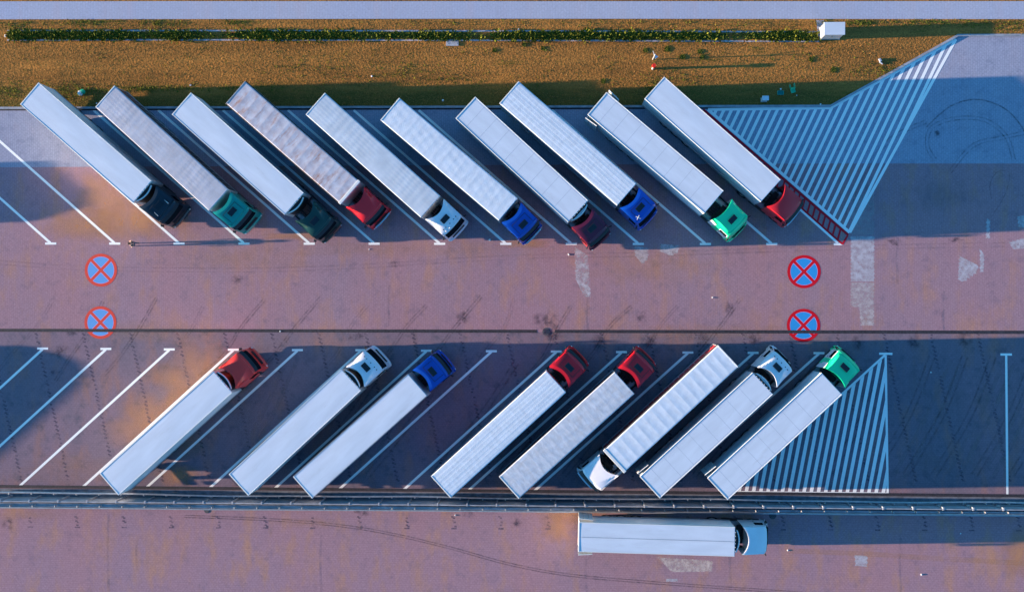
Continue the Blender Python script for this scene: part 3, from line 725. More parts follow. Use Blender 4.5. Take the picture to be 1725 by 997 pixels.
for (x, y, r_, lab) in ((626.5, 129, .13, 'white scrap of litter in dry grass above the grey dusty trailer'), (746, 169.5, .13, 'white litter in shaded grass between two trailer tails'), (1315, 150.5, .12, 'white litter just above the teal crate'), (1342, 161, .07, 'tiny white litter dot right of the teal crate'), (873.5, 51, .13, 'white litter at the upper edge of the weedy channel'), (163, 174.5, .1, 'white litter at the tail of the trailer with a dusty striped roof'), (321, 144, .11, 'white litter in grass above the third trailer'), (9.5, 61, .16, 'pale litter at the left end of the weedy channel'),
      (1382, 176, .11, 'white litter in the shade by the kerb corner')):
    crumple(x, y, r_, PAPER, lab)
for (x, y, r_, lab) in ((958, 428.5, .12, 'pale pebble-like litter on the lane below the maroon cab'), (825, 404, .14, 'white scrap on the lane left of a blue cab'), (622, 420, .08, 'tiny white scrap on the lane below the red cab'), (1200, 501, .1, 'white scrap alone in the middle of the lane'), (1618, 898, .09, 'white scrap in the shadow near the right end of the south lane'), (1568, 627, .09, 'white scrap on the shaded empty bays'), (472, 558, .1, 'white scrap beside the slot drain'), (767, 867, .09, 'white scrap just south of the footing'), (1327, 926, .1, 'dark and white scrap on the sunlit south lane'), (1552, 967, .12, 'scrap of litter near the bottom edge')):
    crumple(x, y, r_, PAPER, lab, z=LOT)
c = P(1482, 104); bm = bmesh.new(); box(bm, (0, .1, .1), (.2, .3, .18), .03, rz=.5); box(bm, (.08, -.15, .08), (.35, .1, .1), .02, rz=-.6)
o = mesh_obj('broken_bin', bm, BSIDE); o.location = (c.x, c.y, 0); tag(o, 'broken grey-blue object lying in dry grass by the slanting kerb', 'debris')

# ------------------------------------------------------------------ person
def person():
    c = P(231, 412, LOT); e = empty('person', (c.x, c.y, LOT)); tag(e, 'person in dark top walking on the lane beside the painted lines, arms bare', 'person')
    # faces -X ; build joints then grow skin
    J = {'pelvis': (0, 0, .95), 'chest': (-.02, 0, 1.28), 'neck': (-.03, 0, 1.46), 'head': (-.06, 0, 1.6), 'crown': (-.07, 0, 1.72),
         'hl': (0, -.10, .90), 'kl': (-.16, -.12, .50), 'al': (-.22, -.13, .08), 'tl': (-.40, -.14, .04),
         'hr': (0, .10, .90), 'kr': (.02, .12, .50), 'ar': (.24, .13, .10), 'tr': (.10, .14, .03),
         'sl': (-.02, -.19, 1.42), 'el': (.06, -.27, 1.16), 'wl': (-.10, -.29, .95), 'pl': (-.15, -.29, .87),
         'sr': (-.02, .19, 1.42), 'er': (-.02, .28, 1.16), 'wr': (-.20, .28, 1.00), 'pr': (-.27, .27, .94)}
    Rr = {'pelvis': .145, 'chest': .155, 'neck': .062, 'head': .095, 'crown': .075, 'h': .095, 'k': .062, 'a': .045, 't': .035, 's': .07, 'e': .045, 'w': .034, 'p': .036}
    Ed = [('pelvis', 'chest'), ('chest', 'neck'), ('neck', 'head'), ('head', 'crown')]
    for s in 'lr': Ed += [('pelvis', 'h'+s), ('h'+s, 'k'+s), ('k'+s, 'a'+s), ('a'+s, 't'+s), ('chest', 's'+s), ('s'+s, 'e'+s), ('e'+s, 'w'+s), ('w'+s, 'p'+s)]
    # fingers
    for s, base in (('l', J['pl']), ('r', J['pr'])):
        dirv = Vector(J['p'+s])-Vector(J['w'+s]); dirv.normalize()
        for k, (fy, ln) in enumerate(((-.03, .07), (-.01, .08), (.01, .075), (.03, .06))):
            n1, n2 = 'f%s%da' % (s, k), 'f%s%db' % (s, k)
            J[n1] = tuple(Vector(base)+dirv*.05+Vector((fy, 0, 0))); J[n2] = tuple(Vector(base)+dirv*(.05+ln)+Vector((fy-.015, 0, 0)))
            Rr[n1] = .010; Rr[n2] = .008; Ed += [('p'+s, n1), (n1, n2)]
        n1 = 'th'+s; J[n1] = tuple(Vector(base)+dirv*.03+Vector((-.055, 0, .005))); Rr[n1] = .011; Ed.append(('w'+s, n1))
    names = list(J)
    def build(name, keep, mats, grow=0.0, root=None):
        kn = [n_ for n_ in names if keep(n_)]; idx = {n_: i for i, n_ in enumerate(kn)}
        me = bpy.data.meshes.new(name); me.from_pydata([J[n_] for n_ in kn], [(idx[a], idx[b]) for a, b in Ed if a in idx and b in idx], []); me.update()
        ob = bpy.data.objects.new(name, me); COL.objects.link(ob); ob.parent = e
        md = ob.modifiers.new('skin', 'SKIN'); md.use_smooth_shade = True
        for i, n_ in enumerate(kn):
            r_ = Rr.get(n_, Rr.get(n_[0], .05)); r_ = r_+grow
            me.skin_vertices[0].data[i].radius = (r_, r_); me.skin_vertices[0].data[i].use_root = (n_ == root)
        sb = ob.modifiers.new('sub', 'SUBSURF'); sb.levels = 1; sb.render_levels = 2; me.materials.append(mats); return ob
    skin = mat('skin', (.55, .33, .24), .6)
    build('body', lambda n_: True, skin, 0, 'pelvis')
    build('top', lambda n_: n_ in ('pelvis', 'chest', 'sl', 'sr'), mat('dark_shirt', (.02, .025, .04), .9), .022, 'pelvis')
    build('trousers', lambda n_: n_ in ('pelvis', 'hl', 'kl', 'al', 'hr', 'kr', 'ar'), mat('grey_trousers', (.12, .12, .16), .9), .016, 'pelvis')
    build('shoe', lambda n_: n_ in ('al', 'tl'), mat('pale_shoes', (.5, .5, .52), .8), .014, 'al')
    build('shoe', lambda n_: n_ in ('ar', 'tr'), MATS['pale_shoes'], .014, 'ar')
    bm = bmesh.new(); bmesh.ops.create_uvsphere(bm, u_segments=16, v_segments=12, radius=.118)
    for v in bm.verts: v.co.x = v.co.x*1.05; v.co.z *= 1.05
    bmesh.ops.delete(bm, geom=[v for v in bm.verts if v.co.z < -.02 and v.co.x < .03], context='VERTS')
    o = mesh_obj('hair', bm, mat('dark_hair', (.03, .02, .02), .8), e, True); o.location = (-.06, 0, 1.655)
    bm = bmesh.new()
    for s in (-1, 1): bmesh.ops.create_uvsphere(bm, u_segments=8, v_segments=6, radius=.014, matrix=Matrix.Translation((-.155, s*.035, 1.64)))
    mesh_obj('eyes', bm, mat('eye', (.05, .04, .04), .3), e)
    bm = bmesh.new(); cyl(bm, (-.15, 0, 1.61), (-.185, 0, 1.60), .016, 8, .008); mesh_obj('nose', bm, skin, e)
    bm = bmesh.new(); box(bm, (-.15, 0, 1.565), (.02, .05, .01), .003); mesh_obj('mouth', bm, mat('lips', (.4, .15, .13), .6), e)
    for s in (-1, 1):
        bm = bmesh.new(); bmesh.ops.create_uvsphere(bm, u_segments=8, v_segments=6, radius=.028, matrix=Matrix.Translation((-.06, s*.102, 1.62)) @ Matrix.Diagonal((1, .4, 1.2, 1))); mesh_obj('ear', bm, skin, e)
person()

# ------------------------------------------------------------------ lorries
BZ = -LOT      # all lorry meshes are built with wheels at z=0, the empties stand at z=LOT
MESH = {}
def cached(key, fn):
    if key not in MESH: MESH[key] = fn()
    return MESH[key]
def me_of(name, bm, mats, smooth=False):
    me = bpy.data.meshes.new(name); bmesh.ops.recalc_face_normals(bm, faces=bm.faces); bm.to_mesh(me); bm.free()
    for m in (mats if isinstance(mats, (list, tuple)) else [mats]): me.materials.append(m)
    if smooth:
        for p in me.polygons: p.use_smooth = True
    return me
def part(name, me, parent, loc=(0, 0, 0), rot=(0, 0, 0)):
    o = bpy.data.objects.new(name, me); COL.objects.link(o); o.parent = parent; o.location = loc; o.rotation_euler = rot; return o

def wheel_mesh(w):
    bm = bmesh.new(); R_, seg = .5, 28
    prof = [(.30, -w/2+.03), (.44, -w/2), (.49, -w/2+.03), (.5, -w/2+.07), (.5, w/2-.07), (.49, w/2-.03), (.44, w/2), (.30, w/2-.03)]
    loops = [[(r*math.cos(a), y, r*math.sin(a)) for r, y in prof] for a in [2*math.pi*i/seg for i in range(seg)]]
    rows = [[bm.verts.new(p) for p in l] for l in loops]
    for i in range(seg):
        a, b = rows[i], rows[(i+1) % seg]
        for j in range(len(prof)-1): bm.faces.new((a[j], a[j+1], b[j+1], b[j]))
    return me_of('wheel', bm, RUBT, False)
def rim_mesh(w):
    bm = bmesh.new(); cyl(bm, (0, -w/2+.06, 0), (0, w/2-.06, 0), .31, 20); cyl(bm, (0, -w/2+.0, 0), (0, w/2-.0, 0), .12, 14)
    for k in range(8):
        a = k*math.pi/4; cyl(bm, (.2*math.cos(a), -w/2+.03, .2*math.sin(a)), (.2*math.cos(a), w/2-.03, .2*math.sin(a)), .022, 6)
    return me_of('rim', bm, RIM)
def wheels(parent, spots):
    for x, y, w in spots:
        o = part('wheel', cached(('w', w), lambda: wheel_mesh(w)), parent, (x, y, .5)); part('rim', cached(('r', w), lambda: rim_mesh(w)), o)

def roof_mesh(kind, L, W, m):
    nx, ny = 340, 44; bm = bmesh.new(); r = np.random.default_rng(abs(hash(kind[0]+str(round(L, 2)))) % 1000 if False else int(L*1000) % 997 + len(kind))
    ph = r.uniform(0, 6.28, 8)
    grid = []
    seams = []
    for i in range(nx+1):
        x = L*i/nx; row = []
        for j in range(ny+1):
            y = W*(j/ny-.5); v = abs(2*j/ny-1); u = i/nx
            edge = max(0.0, 1-((v-.93)/.07 if v > .93 else 0)) if v > .93 else 1
            h = 0.0
            if kind == 'ribs':        # tarp sagging between hoops
                n = 15; t = (u*n) % 1; h = -.010*abs(math.sin(math.pi*t))*(1-v**4) + .0025*math.sin(9*y+ph[0]+3*math.floor(u*n))*(1-v**2)*math.sin(math.pi*t)*.5
            elif kind == 'grid':      # tarp over slats, quilted
                n = 17; t = (u*n) % 1; s = (abs(y)/.85) % 1
                h = -.0040*math.sin(math.pi*t)*(1-v**4) - .0014*math.sin(math.pi*s) + .0008*math.sin(x*33+y*16+3*math.sin(x*.9+ph[3]))*(.5+.5*math.sin(x*1.7+y*3+ph[4])) + .0016*math.sin(x*2+y*9+ph[1])*math.sin(x*.9+ph[2])
            elif kind == 'long':      # stretched lengthwise
                h = .0018*math.sin(y*19+.5*math.sin(x*.6+ph[0])+x*.25) + .0014*math.sin(y*37+x*.35+ph[1]) + .0016*math.sin(y*8-x*.4+ph[2])
            elif kind == 'dusty':
                h = .0017*math.sin(x*9.5)*(.6+.4*math.sin(x*.8+ph[4])) + .0012*math.sin(y*19+x*.5+ph[0])*math.sin(x*.7+ph[3]) + .0008*math.sin(x*2+y*3+ph[1])
            elif kind == 'flat':
                h = .002*math.sin(x*1.1+ph[0])*math.sin(y*2+ph[1])
            elif kind == 'panel':
                h = 0.0
            h += 0 if kind == 'panel' else .03*(1-v*v)*(0.3 if kind == 'flat' else .4)
            zz = h + (-.012*(1-edge)**2)
            row.append(bm.verts.new((x, y, zz)))
        grid.append(row)
    for i in range(nx):
        for j in range(ny): bm.faces.new((grid[i][j], grid[i+1][j], grid[i+1][j+1], grid[i][j+1]))
    # skirt
    be = [e_ for e_ in bm.edges if e_.is_boundary]; ex_ = bmesh.ops.extrude_edge_only(bm, edges=be)
    for v in [g for g in ex_['geom'] if isinstance(g, bmesh.types.BMVert)]: v.co.z -= .10
    return me_of('roof', bm, m, True)
def seams_mesh(L, W, n, long_lines=True):
    bm = bmesh.new(); z = .0045
    for k in range(1, n): box(bm, (L*k/n-.3, 0, z-.009), (.022, W*.86, .012))
    if long_lines:
        for s in (-1, 1): box(bm, (L/2, s*W*.435, z-.007), (L-.1, .016, .012))
    return me_of('roof_seams', bm, SEAM)

def trailer(t, L, W, spec):
    roofk, roofm, sidem = spec['roof'], spec['roofm'], spec['side']
    z0, z1 = (1.15, 3.93)
    bm = bmesh.new(); box(bm, (L/2, 0, (z0+z1)/2), (L-.06, W-.06, z1-z0), .02)
    body = mesh_obj('trailer_body', bm, sidem, t)
    part('roof', roof_mesh(roofk, L, W, roofm), body, (0, 0, z1+.035))
    if roofk == 'panel': part('roof_seams', seams_mesh(L, W, 9), body, (0, 0, z1+.035))
    elif roofk == 'flat' and spec.get('centre'):
        bm = bmesh.new(); box(bm, (L/2, 0, .046), (L-.1, .025, .012)); mesh_obj('roof_seam', bm, SEAM, body, loc=(0, 0, z1+.035))
    if roofk in ('flat', 'panel'):
        for s in (-1, 1):
            bm = bmesh.new(); box(bm, (L/2, s*(W/2-.02), z1-.01), (L+.01, .06, .13), .012); mesh_obj('top_rail', bm, WHITE if not spec.get('oldrail') else STEEL, body)
    else:
        for s in (-1, 1):
            bm = bmesh.new(); box(bm, (L/2, s*(W/2-.01), z1-.10), (L+.01, .05, .12), .012); mesh_obj('top_rail', bm, STEEL, body)
    # side posts / curtain straps
    for s in (-1, 1):
        bm = bmesh.new(); box(bm, (L/2, s*(W/2-.01), z0+.06), (L, .07, .16), .01)
        if roofk not in ('flat', 'panel'):
            nst = 22
            for k in range(1, nst): box(bm, (L*k/nst, s*(W/2-.018), z0+.75), (.05, .015, 1.35))
        mesh_obj('side_rail', bm, STEEL, body)
    # chassis
    def ch():
        bm = bmesh.new()
        for s in (-1, 1): box(bm, (6.2, s*.52, .98), (12.0, .12, .3))
        for x in (1.2, 3.2, 5.0, 7.5, 9.5, 11.5): box(bm, (x, 0, 1.04), (.1, 2.2, .14))
        for x in (2.6, 3.9, 5.2): box(bm, (x, 0, .52), (.14, 2.0, .14), .02)
        return me_of('trailer_chassis', bm, DARK)
    part('trailer_chassis', cached('tch', ch), t)
    wheels(t, [(x, s*1.02, .385) for x in (2.6, 3.9, 5.2) for s in (-1, 1)])
    def mg():
        bm = bmesh.new(); box(bm, (3.9, 0, 1.06), (4.0, .42, .03), .01); box(bm, (1.92, 0, .85), (.03, .42, .45))
        for x in (3.25, 4.55): box(bm, (x, 0, .7), (.20, .40, .7), .02)
        box(bm, (5.85, 0, .8), (.03, .42, .6)); return me_of('mudguard', bm, BLK)
    for s in (-1, 1): part('mudguard', cached('mg', mg), t, (0, s*1.02, 0))
    def lg():
        bm = bmesh.new(); box(bm, (0, 0, .62), (.13, .13, .95), .01); box(bm, (0, 0, .12), (.3, .26, .05)); return me_of('landing_leg', bm, STEEL)
    for s in (-1, 1): part('landing_leg', cached('lg', lg), t, (L-2.9, s*.8, .02))
    def sg():
        bm = bmesh.new()
        for z in (.55, .8): box(bm, (.35, 0, z-.02), (5.3, .03, .30), .006)
        for x in (-1.9, 0, 1.9): box(bm, (x, 0, .82), (.05, .05, .62))
        box(bm, (.35, 0, .9), (5.2, .028, .5))
        return me_of('side_guard', bm, STEEL)
    for s in (-1, 1): part('side_guard', cached('sg', sg), t, (8.0, s*1.17, 0))
    def bp():
        bm = bmesh.new(); box(bm, (.12, 0, .62), (.12, 2.4, .16), .02)
        for s in (-1, 1): box(bm, (.3, s*.5, .8), (.4, .08, .3))
        return me_of('rear_bumper', bm, DARK)
    part('rear_bumper', cached('bp', bp), t)
    bm = bmesh.new()
    def tl():
        bm = bmesh.new(); box(bm, (.05, 0, .86), (.05, .42, .14), .01); return me_of('tail_lamp', bm, mat('red_lens', (.5, .01, .01), .3))
    for s in (-1, 1): part('tail_lamp', cached('tl', tl), t, (0, s*.95, 0))
    # rear doors
    open_s = spec.get('open', ())
    for s in (-1, 1):
        bm = bmesh.new(); hh = z1-z0-.06
        if s in open_s:
            box(bm, (.62, s*(W/2+.26), (z0+z1)/2-.03), (1.22, .05, hh), .012, rz=-s*.08, mi=0)
            o = mesh_obj('rear_door', bm, WHITE, t)
            bm = bmesh.new()
            for x in (.4, .85): cyl(bm, (x, s*(W/2+.33), z0+.1), (x, s*(W/2+.33), z1-.1), .02, 8)
            for z in (1.5, 2.4, 3.4): box(bm, (.05, s*(W/2+.13), z), (.07, .28, .05))
            mesh_obj('locking_bar', bm, STEEL, o)
        else:
            box(bm, (.01, s*W/4, (z0+z1)/2), (.05, W/2-.03, hh), .012); o = mesh_obj('rear_door', bm, WHITE, t)
            bm = bmesh.new()
            for y in (.25, .95): cyl(bm, (-.035, s*y*W/2.55, z0+.1), (-.035, s*y*W/2.55, z1-.1), .018, 8)
            mesh_obj('locking_bar', bm, STEEL, o)
    bm = bmesh.new()   # rear frame, top header
    box(bm, (.03, 0, z1+.0), (.10, W+.01, .12), .012); mesh_obj('rear_header', bm, WHITE if not spec.get('rusty') else STEEL, body)
    bm = bmesh.new(); box(bm, (L-.02, 0, (z0+z1)/2), (.06, W-.0, z1-z0+.06), .02); mesh_obj('front_wall', bm, WHITE, body)
    if spec.get('reefer'):
        # curved cooling unit on the front wall, dark top grille with pale studs
        bm = bmesh.new(); seg = 14; lp = []
        for z, k in ((1.75, .8), (1.95, 1), (3.55, 1), (3.72, .93)):
            lp.append([(L-.0, -1.02, z)]+[(L+.06+.36*k*math.sin(math.pi*(i+.5)/(seg+1))**.7, -1.02+2.04*(i+.5)/(seg), z) for i in range(seg)]+[(L, 1.02, z)])
        loft(bm, lp); u = mesh_obj('cooling_unit', bm, BLK if spec['reefer'] == 1 else WHITE, t)
        bm = bmesh.new()
        pts = [(L+.06+.36*math.sin(math.pi*(i+.5)/(seg+1))**.7, -1.02+2.04*(i+.5)/seg) for i in range(seg)]
        for (xa, ya), (xb, yb) in zip(pts[:-1], pts[1:]):
            d = Vector((xb-xa, yb-ya, 0)); box(bm, ((xa+xb)/2-.02, (ya+yb)/2, 3.79), (d.length+.03, .10, .13), .01, rz=math.atan2(d.y, d.x))
        mesh_obj('unit_rim', bm, WHITE, u)
        bm = bmesh.new(); box(bm, (L+.10, 0, 3.735), (.16, 1.9, .03)); mesh_obj('grille', bm, BLK, u)
        bm = bmesh.new()
        for k in range(6): box(bm, (L+.05, -.8+k*.32, 3.99), (.05, .06, .03), .008)
        mesh_obj('studs', bm, LAMP, body)
    if roofk == 'ribs':
        for s in (-1, 1):
            bm = bmesh.new(); box(bm, (L/2, s*(W/2+.05), z1-.16), (L+.1, .09, .1), .02); mesh_obj('roller_tube', bm, DARK, body)
        bm = bmesh.new(); box(bm, (L-.1, 0, z1+.01), (.28, W+.14, .10), .03); mesh_obj('front_cap', bm, WHITE, body)
    return body

# --- cab.  local x=0 at the rear corners of the roof deflector, front at x=2.65
CL = 2.66
def cab_body_mesh(m, style):
    bm = bmesh.new(); hr = 3.42
    ys = [-1.25, -1.235, -1.17, -1.0, -.6, 0, .6, 1.0, 1.17, 1.235, 1.25]; loops = []
    for y in ys:
        a = abs(y)/1.25; bow = .10*a**2 + .20*max(0, a-.8)**1.2*3; drop = .03*a**2 + .25*max(0, a-.86)**1.3
        f = lambda x: x-bow
        if style == 'old': pr = [(.45, .95), (.45, hr-drop), (2.05, hr-.05-drop), (f(2.26), hr-.22-drop), (f(2.50), 2.05), (f(2.56), 1.0), (f(2.58), .45), (f(2.2), .38), (1.95, .9), (1.0, .95)]
        else: pr = [(.55, .95), (.55, hr-drop), (1.95, hr-.03-drop), (f(2.22), hr-.18-drop), (f(2.52), 2.0), (f(2.60), 1.0), (f(2.62), .45), (f(2.25), .38), (1.95, .9), (1.0, .95)]
        yy = y
        loops.append([(x, (yy*(.965 if z > 2.2 else 1.0)), z) for x, z in pr])
    loft(bm, loops); return me_of('cab', bm, m, False)
def deflector_mesh(m, style):
    """roof fairing with a concave rear edge"""
    bm = bmesh.new(); nu, nv = 16, 24; hb = 3.40
    low = style == 'facetlow'; style = 'facet' if low else style
    conc = {'facet': .55, 'smooth': .50, 'box': .42, 'old': .30}[style]; xl = {'facet': 2.05, 'smooth': 2.0, 'box': 1.95, 'old': 1.95}[style]
    rows = []
    for i in range(nu+1):
        u = i/nu; row = []
        for j in range(nv+1):
            v = 2*j/nv-1; xr = conc*(1-v*v)
            x = xr+(xl-.12*v*v-xr)*u; wy = 1.20*(1-.03*u)
            if style == 'old': wy = 1.24-.10*min(1, u*3)
            a = abs(v)
            if style in ('facet', 'old'):
                w = .95-.62*u if style == 'facet' else .86-.05*u
                s = max(0, (a-w)/(1.0001-w)); h = .56*(1-u)**.8*(1-s)**(.9) + (0.03)
                h += .42*(1-u)**2*0
                if a > .9: h = max(h, .45*(1-u)**2.2*(a > .9))
            elif style == 'smooth':
                h = .55*(1-u**1.5)*(1-.15*a**4)+.03
            else:
                h = .50*(1-max(0, u-.2)/.8*.75)*(1-.1*a**6)+.03
            row.append(bm.verts.new((x, v*wy, hb+(h*.24 if low else h))))
        rows.append(row)
    for i in range(nu):
        for j in range(nv): bm.faces.new((rows[i][j], rows[i+1][j], rows[i+1][j+1], rows[i][j+1]))
    be = [e_ for e_ in bm.edges if e_.is_boundary]; ex_ = bmesh.ops.extrude_edge_only(bm, edges=be)
    for v in [g for g in ex_['geom'] if isinstance(g, bmesh.types.BMVert)]: v.co.z = min(v.co.z-.03, 3.30) if v.co.x > .9 else v.co.z-.34
    me = me_of('roof_fairing', bm, m, False)
    return me
def top_z(me_, x, y):
    """height of the fairing near x, y"""
    best = min(me_.vertices, key=lambda v: (v.co.x-x)**2+(v.co.y-y)**2-(.02*v.co.z)); return best.co.z

def cab(t, cx, cy, rz, spec):
    col = spec['paint']; style = spec['style']; T = {'loc': (cx, cy, 0), 'rot': (0, 0, rz)}
    body = part('cab', cached(('cab', col.name, style), lambda: cab_body_mesh(col, style)), t, (cx, cy, 0), (0, 0, rz))
    dm = cached(('defl', col.name, style), lambda: deflector_mesh(spec.get('fairpaint', col), style))
    part('roof_fairing', dm, body)
    sidep = spec.get('sidepaint', col)
    def side(s):
        bm = bmesh.new(); q = [(-.02, 1.0), (.62, 1.0), (.62, 3.38), (.02, 3.72)]
        loft(bm, [[(x, s*(1.235-.0*x), z) for x, z in q], [(x, s*1.205, z) for x, z in q]]); return me_of('side_fairing', bm, sidep)
    for s in (-1, 1): part('side_fairing', cached(('sf', s, sidep.name), lambda: side(s)), body)
    # doors with windows and handles
    def door(s):
        bm = bmesh.new(); q = [(1.12, .98), (2.08, .98), (2.12, 1.95), (2.0, 3.05), (1.12, 3.1)]
        loft(bm, [[(x, s*(1.262 if z < 2.2 else 1.222), z) for x, z in q], [(x, s*1.20, z) for x, z in q]]); return me_of('door', bm, sidep)
    def sidewin(s):
        bm = bmesh.new(); q = [(1.22, 2.1), (2.02, 2.1), (1.92, 2.9), (1.22, 2.92)]
        loft(bm, [[(x, s*1.262, z) for x, z in q], [(x, s*1.22, z) for x, z in q]]); return me_of('side_window', bm, GLASS)
    for s in (-1, 1):
        part('door', cached(('door', s, sidep.name), lambda: door(s)), body)
        part('side_window', cached(('swin', s), lambda: sidewin(s)), body)
        bm = None
        def hd():
            bm = bmesh.new(); box(bm, (0, 0, 0), (.16, .03, .04), .008); return me_of('door_handle', bm, BLK)
        part('door_handle', cached('hd', hd), body, (1.25, s*1.285, 1.75))
        def st():
            bm = bmesh.new()
            for z in (.45, .75): box(bm, (0, 0, z), (.5, .16, .05), .01)
            box(bm, (0, 0, .6), (.5, .04, .4)); return me_of('step', bm, BLK)
        part('step', cached('st', st), body, (1.75, s*1.16, 0))
    # windscreen follows the front
    def ws():
        bm = bmesh.new(); n = 16; lo, hi = [], []
        off = .0 if style != 'old' else -.02
        for i in range(n+1):
            y = -1.10+2.2*i/n; a = abs(y)/1.25; bow = .10*a**2 + .20*max(0, a-.8)**1.2*3
            x0_, z0_, x1_, z1_ = (2.26+off-bow, 3.16, 2.52+off-bow, 2.03)
            nx_ = .012
            hi.append((x0_+nx_-.01, y*.965, z0_-.0)); lo.append((x1_+nx_, y*.985, z1_))
        ra = [bm.verts.new(p) for p in hi]; rb = [bm.verts.new(p) for p in lo]
        rc = [bm.verts.new((p[0]-.06, p[1], p[2])) for p in hi]; rd_ = [bm.verts.new((p[0]-.06, p[1], p[2])) for p in lo]
        for i in range(n):
            bm.faces.new((ra[i], ra[i+1], rb[i+1], rb[i])); bm.faces.new((rc[i], rd_[i], rd_[i+1], rc[i+1]))
            bm.faces.new((ra[i], rc[i], rc[i+1], ra[i+1])); bm.faces.new((rb[i], rb[i+1], rd_[i+1], rd_[i]))
        bm.faces.new((ra[0], rb[0], rd_[0], rc[0])); bm.faces.new((ra[n], rc[n], rd_[n], rb[n]))
        return me_of('windscreen', bm, GLASS)
    part('windscreen', cached(('ws', style == 'old'), ws), body)
    if spec.get('visor', 1):
        def vs_():
            bm = bmesh.new(); n = 12; lp = []
            for i in range(n+1):
                y = -1.15+2.3*i/n; a = abs(y)/1.25; bow = .10*a**2+.20*max(0, a-.8)**1.2*3
                lp.append([(2.24-bow, y, 3.24), (2.50-bow, y, 3.10), (2.50-bow, y, 3.075), (2.24-bow, y, 3.21)])
            loft(bm, lp); return me_of('sun_visor', bm, BLK)
        part('sun_visor', cached('visor', vs_), body)
    def bmp(pm):
        bm = bmesh.new(); n = 16; lp = []
        for i in range(n+1):
            y = -1.25+2.5*i/n; a = abs(y)/1.25; bow = .10*a**2+.22*max(0, a-.78)**1.2*3
            lp.append([(2.66-bow, y, .40), (2.76-bow, y, .48), (2.77-bow, y, .86), (2.66-bow, y, .98), (2.45-bow, y, .98), (2.45-bow, y, .40)])
        loft(bm, lp); return me_of('bumper', bm, pm)
    bpn = spec.get('bumperpaint', col)
    part('bumper', cached(('bmp', bpn.name), lambda: bmp(bpn)), body)
    def gr():
        bm = bmesh.new()
        for k in range(4): box(bm, (2.615-.0, 0, 1.12+.17*k), (.05, 1.5, .08), .01)
        return me_of('grille', bm, BLK)
    part('grille', cached('gr', gr), body)
    if spec.get('chrome'):
        def cb():
            bm = bmesh.new(); n = 12; lp = []
            for i in range(n+1):
                y = -.95+1.9*i/n; a = abs(y)/1.25; bow = .10*a**2
                lp.append([(2.70-bow, y, .99), (2.84-bow, y, .99), (2.84-bow, y, 1.10), (2.70-bow, y, 1.12)])
            loft(bm, lp); return me_of('light_bar', bm, CHROME)
        part('light_bar', cached('cb', cb), body)
    def hl():
        bm = bmesh.new(); box(bm, (0, 0, 0), (.14, .38, .17), .03); return me_of('headlight', bm, LAMP)
    for s in (-1, 1): part('headlight', cached('hl', hl), body, (2.60, s*.95, .80), (0, 0, -s*.25))
    # mirrors
    def mir(s):
        bm = bmesh.new(); box(bm, (0, s*.2, 2.45), (.10, .20, .62), .03); box(bm, (-.02, s*.06, 2.8), (.05, .28, .05), .01); box(bm, (-.02, s*.06, 2.2), (.05, .28, .05), .01); return me_of('mirror', bm, BLK)
    for s in (-1, 1): part('mirror', cached(('mir', s), lambda: mir(s)), body, (2.18, s*1.22, 0), (0, 0, -s*.3))
    # hatch
    if spec.get('hatch', 1):
        hx = spec.get('hx', 1.28); zz = top_z(dm, hx, 0)
        def ht():
            bm = bmesh.new(); box(bm, (0, 0, 0), (.50, .80, .06), .02); return me_of('roof_hatch', bm, HATCH)
        def hf():
            bm = bmesh.new(); box(bm, (0, 0, -.035), (.56, .86, .07), .015); return me_of('hatch_frame', bm, spec.get('fairpaint', col))
        # slope of fairing there
        z2 = top_z(dm, hx+.35, 0); z3 = top_z(dm, hx-.35, 0); ry = math.atan2(z3-z2, .7)
        part('roof_hatch', cached('ht', ht), body, (hx, 0, zz+.06), (0, ry, 0)); 
    if style == 'box':
        bm = bmesh.new()
        def sbar(x0, y0, x1, y1, n=6):
            for i in range(n):
                xa, ya, xb, yb = x0+(x1-x0)*i/n, y0+(y1-y0)*i/n, x0+(x1-x0)*(i+1)/n, y0+(y1-y0)*(i+1)/n
                za, zb = top_z(dm, xa, ya), top_z(dm, xb, yb); L_ = math.hypot(xb-xa, yb-ya)
                box(bm, ((xa+xb)/2, (ya+yb)/2, (za+zb)/2+.004), (L_, .035, .022), rz=math.atan2(yb-ya, xb-xa), ry=0 if abs(xb-xa) < .01 else -math.atan2(zb-za, L_))
        sbar(.88, -.8, .88, .8); sbar(.88, -.8, 1.85, -.8); sbar(.88, .8, 1.85, .8)
        mesh_obj('panel_seams', bm, BLK, body)
    if spec.get('lamps'):
        def ml():
            bm = bmesh.new(); box(bm, (0, 0, 0), (.12, .12, .09), .03); return me_of('marker_lamp', bm, LAMP)
        for y in (-.75, -.3, .3, .75): part('marker_lamp', cached('ml', ml), body, (2.08-.05*y*y, y, top_z(dm, 2.0, y)+.02))
    if spec.get('dots', 0):
        def dt():
            bm = bmesh.new(); box(bm, (0, 0, 0), (.09, .09, .07), .02); return me_of('roof_beacon', bm, BLK)
        for y in (-.8, -.5, 0, .5, .8): part('roof_beacon', cached('dt', dt), body, (1.82-.06*y*y, y, top_z(dm, 1.82, y)+.015))
    if spec.get('horn'):
        def hn():
            bm = bmesh.new()
            for s in (-1, 1): cyl(bm, (0, s*.0, 0), (.5, s*.0, .02), .025, 8, .05)
            return me_of('air_horn', bm, CHROME)
        for s in (-1, 1): part('air_horn', cached('hn', hn), body, (1.35, s*.72, top_z(dm, 1.5, .72)+.07))
    if spec.get('item'):
        bm = bmesh.new(); box(bm, (0, 0, .05), (.45, .06, .05), .01, rz=.3); box(bm, (0, 0, .07), (.06, .42, .05), .01, rz=.3)
        o = mesh_obj('roof_aerial', bm, WHITE, body); o.location = (1.75, -.75, top_z(dm, 1.75, -.75)+.02)
